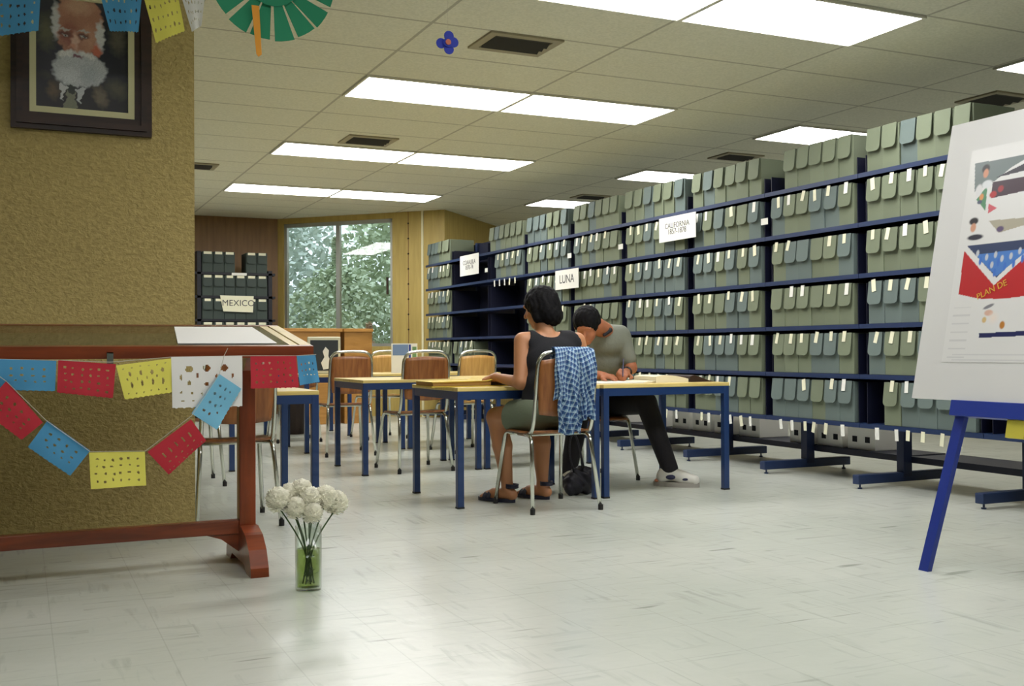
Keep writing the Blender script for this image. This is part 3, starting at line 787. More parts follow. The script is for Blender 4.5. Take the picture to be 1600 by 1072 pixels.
def flag(name_, q, y, col, seed, style, label, group, nu=64, nv=44, teeth=9, bottom=True, wob=.004):
    """q: photograph corners TL TR BR BL on the vertical plane y"""
    P = [at(a, b, y=y) for a, b in q]; H = [(a+.012*math.sin(a*37+seed), b_+.015*math.sin(b_*29+a*11+seed), ra*.8, rb*.85) for a, b_, ra, rb in holes_for(seed, style)]; bm = B(); V = {}
    c0 = (P[0]+P[1]+P[2]+P[3])/4
    for i in range(nu+1):
        for j in range(nv+1):
            u, v = i/nu, j/nv
            p = (P[0]*(1-u)+P[1]*u)*v+(P[3]*(1-u)+P[2]*u)*(1-v)
            if bottom and j == 0: p = p+(P[0]-P[3])*.05*abs(((u*teeth) % 1)*2-1)
            off = wob*math.sin(u*7+seed)*(1-v)+wob*.6*math.sin(v*5+seed*2)
            V[i, j] = bm.verts.new((p.x-c0.x, off-abs(wob)*1.6, p.z-c0.z))
    for i in range(nu):
        for j in range(nv):
            u, v = (i+.5)/nu, (j+.5)/nv
            if any(((u-a)/ra)**2+((v-b)/rb)**2 < 1 for a, b, ra, rb in H): continue
            bm.faces.new((V[i, j], V[i+1, j], V[i+1, j+1], V[i, j+1]))
    for v in [v for v in bm.verts if not v.link_faces]: bm.verts.remove(v)
    o = obj(name_, bm, PC[col], None, loc=c0)
    s = o.modifiers.new('thickness', 'SOLIDIFY'); s.thickness = .0006
    return tag(o, label, 'paper flag', group)
FY = 4.145; G1 = 'cut-paper flags along the case rail'; G2 = 'cut-paper flags of the lower garland'
flag('paper_flag', [(-2, 561), (88, 564), (86, 612), (-2, 610)], FY, 'blue', 1, 'diamonds', 'blue cut-paper flag at the left end of the case rail', G1)
flag('paper_flag', [(91, 563), (181, 569), (176, 623), (89, 614)], FY, 'red', 2, 'rows', 'red cut-paper flag on the rail beside the metal clip', G1)
flag('paper_flag', [(181, 571), (267, 560), (268, 614), (195, 625)], FY, 'yellow', 3, 'figures', 'yellow cut-paper flag hanging on the case rail', G1)
flag('paper_flag', [(267, 558), (378, 556), (378, 636), (269, 639)], FY, 'white', 4, 'skulls', 'large white cut-paper flag with round holes on the rail', G1)
flag('paper_flag', [(391, 557), (462, 556), (466, 606), (391, 608)], FY, 'red', 5, 'rows', 'red cut-paper flag on the rail right of the case post', G1)
flag('paper_flag', [(463, 556), (492, 555), (499, 597), (468, 603)], FY, 'blue', 6, 'diamonds', 'narrow blue cut-paper flag at the right corner of the case', G1, nu=30)
flag('paper_flag', [(10, 595), (67, 660), (33, 688), (-30, 640)], FY-.006, 'red', 7, 'diamonds', 'tilted red cut-paper flag at the left edge, lower garland', G2)
flag('paper_flag', [(74, 657), (141, 704), (109, 744), (43, 699)], FY-.006, 'blue', 8, 'diamonds', 'tilted blue cut-paper flag on the left slope of the lower garland', G2)
flag('paper_flag', [(139, 707), (226, 704), (228, 758), (142, 764)], FY-.006, 'yellow', 9, 'rows', 'yellow cut-paper flag at the bottom of the lower garland', G2, bottom=False)
flag('paper_flag', [(230, 706), (298, 655), (322, 689), (264, 742)], FY-.006, 'red', 10, 'slots', 'tilted red cut-paper flag on the right slope of the lower garland', G2)
flag('paper_flag', [(299, 646), (342, 584), (377, 608), (339, 672)], FY-.012, 'pale', 11, 'diamonds', 'tilted pale blue cut-paper flag overlapping the white one', G2)
STR = mat('white_string', (200, 196, 180), .8)
def string(pts, label, r=.0012):
    return tag(obj('string', tube(B(), pts, r, 5), STR), label, 'string')
string([at(a, b, y=FY-.002) for a, b in ((-20, 561), (90, 563), (172, 566), (268, 558), (378, 556), (462, 556), (494, 554))], 'thin white string along the case rail carrying the upper flags')
string([at(a, b, y=FY-.016) for a, b in ((-40, 560), (10, 596), (72, 657), (141, 706), (227, 705), (299, 650), (343, 584), (350, 556), (356, 544))], 'thin white string sagging below the rail carrying the lower garland')

# strings and paper ornaments hung from the ceiling near the viewer
HY = 4.75
G3 = 'cut-paper flags hung before the portrait'
flag('paper_flag', [(-20, -20), (64, -22), (60, 50), (-18, 60)], HY, 'blue', 12, 'rows', 'blue cut-paper flag over the upper left corner of the portrait', G3)
flag('paper_flag', [(150, -30), (224, -34), (216, 52), (172, 50)], HY, 'blue', 13, 'rows', 'blue cut-paper flag over the upper right corner of the portrait', G3)
flag('paper_flag', [(220, -20), (272, -34), (289, 50), (244, 69)], HY, 'yellow', 14, 'rows', 'tilted yellow cut-paper flag at the upper right of the portrait', G3)
flag('paper_flag', [(276, -30), (322, -20), (314, 42), (300, 52)], HY, 'white', 15, 'rows', 'white cut-paper flag tip at the top corner of the stucco wall', G3, nu=30)
string([at(-20, -25, y=HY), at(60, -24, y=HY), at(150, -32, y=HY), at(224, -34, y=HY), at(276, -34, y=HY), at(322, -22, y=HY), (1.4, HY, CEIL)], 'white string carrying the paper flags before the portrait')
GRN = mat('green_tissue', (34, 128, 92), .85); ORG = mat('orange_tissue', (214, 146, 46), .8); PBL = mat('blue_craft_paper', (44, 62, 176), .7); PNK = mat('pink_orange_craft_paper', (206, 120, 96), .7)
c = at(426, -34, y=4.0); rad = (at(426, 64, y=4.0)-c).length
t = thing('paper_rosette', 'green paper rosette with an orange strip hung at the top edge', 'paper ornament', c)
bm = B(); n = 16
for i in range(n):
    a0 = 2*math.pi*(i+.09)/n; a1 = 2*math.pi*(i+.91)/n; pts = []
    for rr_, ks in ((.42, range(4)), (1.0, range(3, -1, -1))):
        for k in ks:
            a = a0+(a1-a0)*k/3; pts.append((math.cos(a)*rad*rr_, .006*(i % 3), math.sin(a)*rad*rr_*(1.0-.03*(i % 2))))
    prism(bm, pts, (0, .002, 0))
obj('petal_ring', bm, GRN, t)
obj('centre_disc', prism(B(), [(math.cos(a)*rad*.45, -.004, math.sin(a)*rad*.45) for a in [2*math.pi*k/24 for k in range(24)]], (0, .002, 0)), GRN, t)
s0, s1 = at(398, 10, y=4.0)-c, at(403, 90, y=4.0)-c
prm = prism(B(), [(s0.x-.014, -.012, s0.z), (s0.x+.014, -.012, s0.z), (s1.x+.012, -.012, s1.z+.01), (s1.x, -.012, s1.z), (s1.x-.008, -.012, s1.z+.01)], (0, .002, 0)); obj('orange_strip', prm, ORG, t)
obj('hanging_thread', tube(B(), [(0, .004, rad*.9), (0, .004, CEIL-c.z)], .0012, 5), STR, t)
c = at(700, 66, y=4.0)
t = thing('paper_flower', 'small blue paper flower with a pink centre hanging by a thread', 'paper ornament', c)
bm = B(); pr = .048
for i, a in enumerate((80, 8, -75, 190)):
    a = R(a); cx, cz = math.cos(a)*pr*.55, math.sin(a)*pr*.55
    prism(bm, [(cx+math.cos(q)*pr*.44, .003*i, cz+math.sin(q)*pr*.44) for q in [2*math.pi*k/14 for k in range(14)]], (0, .0025, 0))
prism(bm, [(math.cos(q)*pr*.4, -.001, math.sin(q)*pr*.4) for q in [2*math.pi*k/14 for k in range(14)]], (0, .002, 0))
obj('petals', bm, PBL, t)
obj('flower_centre', prism(B(), [(math.cos(q)*pr*.24, -.006, math.sin(q)*pr*.24) for q in [2*math.pi*k/14 for k in range(14)]], (0, .004, 0)), PNK, t)
obj('hanging_thread', tube(B(), [(0, .004, pr*.9), (0, .004, CEIL-c.z)], .0006, 5), STR, t)

# ================================================================ PORTRAIT
def painted(name_, w_, h_, nx, nz, fn, m, parent, mtx):
    """flat sheet whose paint is a colour attribute computed per point"""
    V = [(w_*i/nx, 0, h_*j/nz) for j in range(nz+1) for i in range(nx+1)]
    F = [(j*(nx+1)+i, j*(nx+1)+i+1, (j+1)*(nx+1)+i+1, (j+1)*(nx+1)+i) for j in range(nz) for i in range(nx)]
    me = bpy.data.meshes.new(name_); me.from_pydata(V, [], F); me.materials.append(m)
    ca = me.color_attributes.new('Col', 'FLOAT_COLOR', 'POINT')
    A = np.array(V); C = fn(A[:, 0], A[:, 2]); C = np.concatenate([C, np.ones((len(C), 1))], 1)
    ca.data.foreach_set('color', C.astype(np.float32).ravel()); me.transform(mtx)
    return link(bpy.data.objects.new(name_, me), parent)
rng = np.random.RandomState(3)
def blob(C, x, z, cx, cz, rx, rz, col, soft=.25, rot=0.0, amt=1.0):
    dx, dz = x-cx, z-cz; a = math.radians(rot); q = ((dx*math.cos(a)+dz*math.sin(a))/rx)**2+((-dx*math.sin(a)+dz*math.cos(a))/rz)**2
    k = np.clip((1-np.sqrt(q))/soft, 0, 1)[:, None]*amt; C[:] = C*(1-k)+np.array(lin(col))*k
def poly_in(x, z, P):
    ins = np.zeros(len(x), bool); n = len(P)
    for i in range(n):
        x0, z0 = P[i]; x1, z1 = P[(i+1) % n]
        c = ((z0 > z) != (z1 > z)); 
        with np.errstate(divide='ignore', invalid='ignore'): xi = (x1-x0)*(z-z0)/(z1-z0+1e-12)+x0
        ins ^= c & (x < xi)
    return ins
def portrait(x, z):
    X = 150+x*2165; Y = 800-z*2165     # painter's grid
    X, Y = X+9*np.sin(Y/17+2*np.sin(X/31))+5*np.sin(Y/7.3), Y+8*np.sin(X/15+2*np.sin(Y/27))+4*np.sin(X/6.1)
    C = np.tile(np.array(lin((27, 28, 38))), (len(x), 1))
    Bb = lambda *a, **k: blob(C, X, Y, *a, **k)
    Bb(250, 60, 120, 230, (84, 84, 58), soft=.8); Bb(900, 60, 110, 200, (92, 88, 74), soft=.8); Bb(560, -330, 600, 160, (50, 52, 52), soft=.8)
    Bb(560, 900, 560, 420, (30, 28, 32), soft=.15); Bb(900, 560, 160, 120, (78, 76, 58), soft=.8, rot=30); Bb(310, 620, 80, 120, (92, 76, 54), soft=.8); Bb(740, 650, 80, 140, (104, 94, 76), soft=.6, rot=-20); Bb(250, 480, 90, 60, (52, 50, 46), soft=.8)
    Bb(540, -40, 235, 330, (168, 118, 92), soft=.08); Bb(450, 60, 120, 200, (140, 84, 66), soft=.7); Bb(640, 80, 90, 160, (186, 140, 112), soft=.7); Bb(540, -220, 180, 110, (190, 150, 120), soft=.6)
    Bb(735, 60, 50, 190, (206, 206, 202), soft=.4); Bb(330, -60, 45, 220, (190, 190, 186), soft=.5); Bb(540, -345, 230, 70, (200, 200, 196), soft=.5)
    Bb(705, 200, 55, 75, (190, 104, 76), soft=.5); Bb(510, 120, 42, 110, (204, 164, 140), soft=.5); Bb(480, 170, 45, 30, (196, 140, 112), soft=.5)
    for ex in (415, 585):
        Bb(ex, 70, 62, 42, (96, 56, 48), soft=.5); Bb(ex, 78, 34, 16, (190, 186, 176), soft=.4); Bb(ex, 78, 14, 15, (30, 30, 40), soft=.4); Bb(ex, 18, 80, 16, (176, 170, 160), soft=.5)
    Bb(550, 400, 265, 180, (176, 180, 180), soft=.12); Bb(450, 480, 140, 110, (190, 194, 194), soft=.6); Bb(640, 440, 120, 130, (162, 168, 170), soft=.7)
    Bb(430, 250, 110, 40, (206, 206, 200), soft=.5, rot=-12); Bb(620, 252, 110, 38, (204, 204, 198), soft=.5, rot=14); Bb(530, 270, 58, 22, (112, 70, 78), soft=.4)
    n = rng.rand(len(x))[:, None]; k = poly_in(X, Y, [(280, 240), (800, 240), (800, 520), (600, 570), (400, 560)]); C[k] *= (.82+.36*n[k])
    for P, c in (([(365, 545), (440, 575), (385, 725)], (190, 192, 192)), ([(595, 570), (505, 600), (550, 750)], (186, 190, 190)), ([(440, 600), (500, 600), (525, 800), (400, 800)], (122, 124, 104)), ([(430, 560), (530, 570), (490, 640), (450, 635)], (44, 50, 44))):
        C[poly_in(X, Y, P)] = lin(c)
    C *= (.9+.2*rng.rand(len(x)))[:, None]
    return C
px0, pz0 = .064, 1.972; pw, ph = .393, .50
t = thing('portrait', 'framed painting of a white-bearded man in a dark wood frame', 'painting', (px0+pw/2, PY, pz0+ph/2))
def fr(name_, inset0, inset1, y0, y1, m):
    bm = B(); a, b_ = pw/2+inset0, ph/2+inset0; c_, d_ = pw/2+inset1, ph/2+inset1
    for s in (1,):
        for P in ([(-a, -b_), (a, -b_), (c_, -d_), (-c_, -d_)], [(a, -b_), (a, b_), (c_, d_), (c_, -d_)], [(a, b_), (-a, b_), (-c_, d_), (c_, d_)], [(-a, b_), (-a, -b_), (-c_, -d_), (-c_, d_)]):
            prism(bm, [(p[0], y0, p[1]) for p in P], (0, y1-y0, 0))
    obj(name_, bm, m, t)
fr('liner', -.003, .024, -.030, -.012, mat('cream_liner', (206, 202, 158), .6))
fr('frame_inner', .024, .052, -.028, -.004, FRAMEW); fr('frame_moulding', .052, .078, -.042, -.004, FRAMEW); fr('frame_outer', .078, .10, -.032, -.004, FRAMEW)
painted('canvas', pw, ph, 150, 190, portrait, vcol('oil_paint', .45), t, Matrix.Translation((-pw/2, -.014, -ph/2)))

# ================================================================ FLOWERS IN A GLASS
vx, vy = .962, 3.87
t = thing('glass_vase', 'clear glass vase of green water on the floor by the case foot', 'vase', (vx, vy, 0))
VG = pane('vase_glass', (246, 250, 246))
obj('vase_glass', lathe(B(), [(0, .001), (.047, .001), (.048, .01), (.048, .235), (.0455, .235), (.0445, .013), (0, .013)], 32), VG, t, smooth=True)
WAT = pane('green_water', (206, 216, 160))
obj('water', lathe(B(), [(0, .0145), (.0435, .0145), (.0438, .150), (0, .150)], 32), WAT, t, smooth=True)
STEM = mat('green_stem', (58, 88, 42), .6); LEAF = mat('green_leaf', (70, 100, 44), .6)
bm = B(); rr = random.Random(5)
for i in range(26):
    a = rr.uniform(0, 6.28); r_ = rr.uniform(.01, .034); z = rr.uniform(.025, .135); ln = rr.uniform(.02, .035); d = Vector((math.cos(a*3), math.sin(a*3), rr.uniform(-.5, 1))).normalized()*ln*.7
    p = Vector((math.cos(a)*r_*.6, math.sin(a)*r_*.6, z)); s = d.cross(Vector((0, 0, 1))).normalized()*.007
    prism(bm, [p, p+d*.5+s, p+d, p+d*.5-s], (0, .0008, .0005))
obj('sunken_leaves', bm, LEAF, t)
PET = mat('ivory_petals', (253, 251, 236), .8)
fl = [(434, 781, -.02), (470, 768, .03), (461, 794, -.03), (487, 801, -.035), (508, 778, 0), (525, 786, .02), (452, 775, .035), (484, 780, -.01)]
names = ['leftmost bloom', 'topmost bloom', 'low bloom left of the middle', 'lowest bloom over the vase', 'large bloom right of the middle', 'rightmost bloom', 'bloom behind the left ones', 'middle front bloom']
def bloom(r, seed):
    rr = random.Random(seed); bm = B(); ball(bm, (0, 0, 0), r*.88, 14)
    n = 230
    for i in range(n):
        z = 1-2*(i+.5)/n; ph_ = i*2.39996; q = math.sqrt(1-z*z); d = Vector((q*math.cos(ph_), q*math.sin(ph_), z))
        s = d.cross(Vector((.3, .2, 1))).normalized(); u = s.cross(d); rot = rr.uniform(-.6, .6); s, u = s*math.cos(rot)+u*math.sin(rot), -s*math.sin(rot)+u*math.cos(rot)
        p0 = d*r*.84; p1 = d*r*rr.uniform(1.02, 1.16)+u*r*.22
        w_ = r*.17
        vs = [bm.verts.new(v) for v in (p0-s*w_*.6, p0+s*w_*.6, p1*.93+s*w_, p1, p1*.93-s*w_)]; bm.faces.new(vs)
    return bm
for i, (fx, fy, dy) in enumerate(fl):
    c = at(fx, fy, y=vy+dy)
    t = thing('white_flower', 'cream chrysanthemum in the floor vase, ' + names[i], 'flower', c, 0, 'cream chrysanthemums in the floor vase')
    obj('blossom', bloom(.043 if i not in (3, 2) else .038, i), PET, t, smooth=True)
    a = i*.8; b_ = Vector((vx+math.cos(a)*.022, vy+math.sin(a)*.022, .024)); mid = Vector((vx-(c.x-vx)*.05, vy, .17))
    P = smoothpath([(0, 0, -.02), (mid+Vector((c.x-vx, dy, .0))*.22)-c, b_-c], .1, 6)
    obj('stem', tube(B(), P, .0028, 6), STEM, t, smooth=True)

# ================================================================ EASEL WITH POSTER BOARD
# board leans back towards +x; (s,t) = along the board towards the viewer, up the board
EX0, EZ0 = 3.35, .672; tl = math.atan2(.24, 1.147)
tdir = Vector((math.sin(tl), 0, math.cos(tl))); ndir = Vector((-math.cos(tl), 0, math.sin(tl))); sdir = Vector((0, -1, 0)); E0 = Vector((EX0, 3.30, EZ0))
def bp_(px, py):
    """photograph pixel -> (s, t) on the leaning board"""
    d = _d+_R*((px-800)/FOC)-_U*((py-536)/FOC); o = Vector((0, 0, CAMH)); k = (E0-o).dot(ndir)/d.dot(ndir); p = o+d*k-E0
    return (p.dot(sdir), p.dot(tdir))
def EM(off): # local matrix: X along s, Y out of the board (towards reader), Z up the board
    m_ = Matrix.Identity(4)
    for i in range(3): m_[i][0] = sdir[i]; m_[i][1] = -ndir[i]; m_[i][2] = tdir[i]; m_[i][3] = E0[i]+ndir[i]*off
    return m_
BWD, BHT = .98, 1.172
es = thing('easel', 'blue wooden easel at the right carrying the white board', 'easel', (3.45, 2.85, 0))
inv = Matrix.Translation((-3.45, -2.85, 0))
def eobj(name_, bm, m_, mtx=None, **k):
    if mtx is not None: bmesh.ops.transform(bm, matrix=mtx, verts=bm.verts)
    bmesh.ops.transform(bm, matrix=inv, verts=bm.verts); return obj(name_, bm, m_, es, **k)
topz = 1.95; 
def onboard(s, z, back=.03):
    t_ = (z-EZ0)/math.cos(tl); return E0+sdir*s+tdir*t_-ndir*back
for s0, s1, s2 in ((.17, .25, .40), (.78, .70, .58)):
    p0 = onboard(s0, .0); p1 = onboard(s2, topz)
    eobj('leg', bar(B(), p0-Vector((0, 0, -.0)), p1, .046, .022, ndir), BLUEE)
eobj('rear_leg', bar(B(), (4.02, 2.81, .0), onboard(.49, 1.85, .06), .044, .022), BLUEE)
eobj('ledge_bar', box(B(), .215, .79, -.012, .035, -.062, .0, .002), BLUEE, EM(0.0))
eobj('top_bar', box(B(), .38, .60, .02, .042, 1.08, 1.14, .002), BLUEE, EM(0.0))
eobj('ledge_peg', box(B(), .48, .56, .0, .02, -.13, -.063), mat('yellow_tape', (190, 180, 60), .6), EM(0.0))
bd = thing('poster_board', 'white foam board with a photo poster, standing on the easel', 'board', E0)
def bobj(name_, bm, m_): 
    mm = EM(0.0); mm.translation = (0, 0, 0); bmesh.ops.transform(bm, matrix=mm, verts=bm.verts); return obj(name_, bm, m_, bd)
FOAM = mat('white_foam_board', (206, 206, 204), .6)
bobj('board', box(B(), 0, BWD, -.0, .010, .0, BHT), FOAM)
ps0, pt0 = bp_(1487, 566); _, pt1 = bp_(1501, 240); ps0b, _ = bp_(1503, 246); ps0 = (ps0+ps0b)/2; pw_, ph_ = .58, pt1-pt0
pp = lambda L: [bp_(a, b_) for a, b_ in L]
PLY_ = [(pp([(1524, 256), (1620, 238), (1580, 262), (1556, 282), (1523, 300)]), (104, 116, 116)), (pp([(1556, 278), (1620, 246), (1620, 262)]), (50, 48, 58)),
 (pp([(1551, 285), (1624, 272), (1612, 296), (1549, 310)]), (62, 44, 56)), (pp([(1545, 318), (1558, 325), (1544, 334)]), (196, 90, 100)), (pp([(1526, 312), (1543, 290), (1540, 330)]), (74, 128, 92)),
 (pp([(1545, 345), (1624, 338), (1600, 352), (1561, 364)]), (164, 158, 140)), (pp([(1511, 384), (1622, 372), (1557, 434)]), (44, 58, 92)), (pp([(1524, 398), (1610, 388), (1557, 432)]), (70, 120, 190)),
 (pp([(1507, 392), (1553, 446), (1622, 384), (1622, 460), (1568, 467), (1530, 467), (1498, 460)]), (178, 34, 40)), (pp([(1530, 521), (1622, 516), (1622, 524), (1530, 528)]), (28, 34, 84))]
def poster(x, z):
    S = x+ps0; T = z+pt0; C = np.tile(np.array(lin((212, 212, 210))), (len(x), 1))
    for P, c in PLY_: C[poly_in(S, T, P)] = lin(c)
    def e(px, py, rx, ry, c, soft=.3, rot=0): a, b_ = bp_(px, py); blob(C, S, T, a, b_, rx, ry, c, soft, rot)
    e(1541, 264, .022, .022, (30, 26, 28)); e(1541, 271, .015, .022, (196, 136, 106)); e(1543, 288, .03, .02, (206, 210, 212)); e(1530, 298, .02, .03, (206, 206, 206))
    e(1534, 308, .012, .016, (206, 140, 80)); e(1531, 316, .014, .010, (70, 80, 100)); e(1552, 304, .02, .016, (168, 40, 44)); e(1564, 295, .016, .016, (150, 50, 56))
    e(1522, 346, .026, .018, (26, 24, 30)); e(1521, 356, .016, .022, (196, 144, 116)); e(1524, 371, .045, .014, (34, 34, 50)); e(1563, 358, .02, .014, (92, 78, 110))
    for a, b_ in ((1528, 396), (1542, 402), (1556, 398), (1566, 404), (1550, 414), (1580, 400), (1594, 392)): e(a, b_, .009, .016, (186, 190, 196)); e(a+4, b_+12, .008, .02, (60, 108, 190))
    e(1545, 479, .03, .008, (120, 120, 126), rot=20); e(1545, 489, .024, .014, (206, 168, 150)); e(1538, 500, .012, .014, (200, 172, 120)); e(1566, 508, .014, .018, (182, 120, 50)); e(1552, 497, .03, .03, (222, 210, 200), .9)
    C[(T < pt0+.225) & (S < ps0+.11) & (S > ps0+.025) & (np.mod(T, .034) < .006)] = lin((196, 196, 196))
    C[(T < pt0+.045) & (S > ps0+.05) & (np.mod(T, .02) < .005)] = lin((198, 198, 198))
    return C
mm = EM(0.0); mm.translation = ndir*.0012+sdir*ps0+tdir*pt0
painted('poster', pw_, ph_, 230, 330, poster, vcol('poster_print', .35), bd, mm)
GOLD = mat('gold_lettering', (206, 160, 50), .5)
a0 = Vector((*bp_(1517, 470), 0)); a1 = Vector((*bp_(1584, 436), 0)); dd = (a1-a0); an = math.atan2(dd.y, dd.x)
rot = Matrix.Rotation(an, 3, 'Y').inverted()
mm = EM(0.0); mid_ = (a0+a1)/2
Lx = (sdir*math.cos(an)+tdir*math.sin(an)); Ly = (-sdir*math.sin(an)+tdir*math.cos(an)); TM = Matrix.Identity(4)
for i in range(3): TM[i][0] = Lx[i]; TM[i][1] = Ly[i]; TM[i][2] = ndir[i]; TM[i][3] = (sdir*mid_.x+tdir*mid_.y+ndir*.0022)[i]
text_mesh('PLAN DE', .036, GOLD, bd, TM)

# ================================================================ THINGS ON THE TABLES
TZ = .6702
YFOLD = mat('yellow_folder', (206, 178, 62), .6); PGS = mat('page_edges', (190, 152, 96), .8); DRK = mat('dark_leather', (44, 26, 20), .5); IVORY = mat('ivory_paper', (226, 218, 190), .75)
t = thing('open_folder', 'thick yellow open folder of papers before the woman', 'folder', (2.33, 5.72, TZ))
obj('lower_cover', box(B(), -.25, .26, -.16, .16, .0, .005), YFOLD, t)
obj('page_block', box(B(), -.235, .12, -.14, .14, .005, .030, .003), PGS, t)
bm = B(); prism(bm, [(-.245, -.155, .030), (.09, -.155, .033), (.13, -.155, .044), (.26, -.155, .012), (.26, -.155, .008), (.13, -.155, .038), (.09, -.155, .029), (-.245, -.155, .026)], (0, .31, 0)); obj('upper_cover', bm, YFOLD, t)
bm = B(); prism(bm, [(.12, -.13, .006), (.22, -.13, .006), (.14, -.13, .028)], (0, .26, 0)); obj('loose_sheets', bm, DRK, t)
# register with a rolled page on the man's table
t = thing('open_register', 'old open register with a curved cream page and dark leather cover on the table', 'book', (3.70, 5.74, TZ))
bm = B(); P = []
for k in range(13):
    a = k/12; P.append((-.12+.24*a, .010+.034*math.sin(math.pi*min(1, a*.62+.28))))
prism(bm, [(x, -.13, z) for x, z in P]+[(.12, -.13, .0), (-.12, -.13, .0)], (0, .26, 0)); obj('pages', bm, IVORY, t)
bm = B(); prism(bm, [(.122, -.14, 0), (.128, -.14, .035), (.155, -.14, .044), (.19, -.14, .036), (.25, -.14, .014), (.31, -.14, .0)], (0, .28, 0)); obj('leather_cover', bm, DRK, t)
bm = B(); prism(bm, [(-.21, -.13, .0), (-.16, -.13, .0), (-.125, -.13, .012), (-.17, -.13, .010), (-.20, -.13, .004)], (0, .26, 0)); obj('flat_pages', bm, IVORY, t)
tag(obj('sheet_of_paper', box(B(), -.17, .17, -.16, .16, 0, .006), TAGW, loc=(3.31, 5.75, TZ)), 'white writing sheets under the man\'s hands', 'paper')
t = thing('picture_stand', 'small picture with a white figure on dark ground, leaning on a far table', 'picture', (2.44, 9.22, TZ))
obj('picture_frame', box(B(), -.15, .15, 0, .02, .0, .33, .01), mat('pale_frame', (206, 204, 176), .5), t)
obj('dark_print', box(B(), -.125, .125, -.003, .0, .03, .30), mat('dark_print', (36, 44, 48), .5), t)
bm = B(); prism(bm, [(-.01, -.006, .04), (.06, -.006, .05), (.05, -.006, .12), (.035, -.006, .16), (.04, -.006, .21), (.01, -.006, .24), (-.015, -.006, .20), (.0, -.006, .15), (-.03, -.006, .1)], (0, .003, 0)); obj('white_figure', bm, TAGW, t)
t = thing('leaflet_stand', 'blue and white printed leaflet standing on a far table', 'leaflet', (3.22, 9.3, TZ))
obj('leaflet', box(B(), -.13, .12, 0, .012, .0, .27), TAGW, t)
obj('blue_print', box(B(), -.12, .03, -.002, .0, .16, .26), mat('blue_print', (110, 136, 176), .6), t)
obj('blue_band', box(B(), .035, .055, -.002, .0, .01, .26), mat('deep_blue_print', (40, 60, 150), .6), t)
obj('green_print', box(B(), .07, .11, -.002, .0, .05, .24), mat('green_print', (110, 150, 100), .6), t)

# ================================================================ PEOPLE
def V3(*a): return Vector(a)
def hand(w_, d, n, curl=.35, thumb=1, sc=1.0, grip=False):
    """hand primitives: wrist w_, direction d of the palm, n back-of-hand normal"""
    d = d.normalized(); n = (n-d*n.dot(d)).normalized(); s = d.cross(n)*thumb
    out = [cap_(w_, w_+d*.03*sc, .023*sc, .026*sc), ell(w_+d*.055*sc, (.040*sc, .036*sc, .017*sc), [[s[i], d[i], n[i]] for i in range(3)])]
    for i, (o, L) in enumerate(((.030, .070), (.011, .080), (-.009, .074), (-.027, .058))):
        p = w_+d*.082*sc+s*o*sc; c = curl+.08*i
        q = p+(d*math.cos(c)-n*math.sin(c))*L*.42*sc; r_ = q+(d*math.cos(c*2.2)-n*math.sin(c*2.2))*L*.34*sc; e = r_+(d*math.cos(c*3)-n*math.sin(c*3))*L*.26*sc
        out += [cap_(p-d*.02, p, .010*sc, .0095*sc), cap_(p, q, .0095*sc, .0088*sc), cap_(q, r_, .0088*sc, .008*sc), cap_(r_, e, .008*sc, .007*sc)]
    b_ = w_+d*.028*sc+s*.028*sc; q = b_+(d*.6+s*.8-n*.3).normalized()*.035*sc; e = q+(d*.95+s*.1-n*.35).normalized()*.032*sc
    out += [cap_(b_-s*.01, q, .013*sc, .0105*sc), cap_(q, e, .0105*sc, .0085*sc)]
    return out
def head(c, f, sc=1.0, up=V3(0, 0, 1)):
    Q = frame(f, up); s = V3(*[Q[i][0] for i in range(3)]); f = V3(*[Q[i][1] for i in range(3)]); u = V3(*[Q[i][2] for i in range(3)])
    P = [ell(c+u*.018-f*.008, (.074*sc, .094*sc, .092*sc), Q), ell(c+f*.030-u*.035, (.058*sc, .062*sc, .075*sc), Q), ell(c+f*.062-u*.092, (.026, .022, .018), Q),
         cap_(c+f*.092+u*.005, c+f*.112-u*.022, .007, .012), cap_(c+f*.080-u*.060-s*.014, c+f*.080-u*.060+s*.014, .008, .008),
         cap_(c+f*.080+u*.030-s*.036, c+f*.080+u*.030+s*.036, .010, .010)]
    for k in (-1, 1): P.append(ell(c+s*k*.076*sc-u*.006, (.010, .020, .030), Q)); P.append(ell(c+f*.062+s*k*.034-u*.03, (.02, .02, .018), Q))
    return P, s, f, u
def face_bits(c, s, f, u, parent, skin):
    for k in (-1, 1):
        bm = B(); p = c+f*.084+s*k*.031+u*.012; ball(bm, p, .0105, 10); obj('eye', bm, mat('eye_white', (214, 208, 198), .3), parent, smooth=True)
        bm = B(); ball(bm, p+f*.007, .0052, 8); obj('iris', bm, mat('dark_iris', (34, 22, 16), .2), parent, smooth=True)
        obj('eyebrow', tube(B(), [c+f*.090+s*k*.018+u*.034, c+f*.088+s*k*.034+u*.040, c+f*.076+s*k*.050+u*.034], .0035, 6), HAIR, parent)
    obj('lips', tube(B(), [c+f*.078-u*.060-s*.022, c+f*.0885-u*.058, c+f*.078-u*.060+s*.022], .0055, 8), mat('lips', (132, 66, 56), .45), parent, smooth=True)

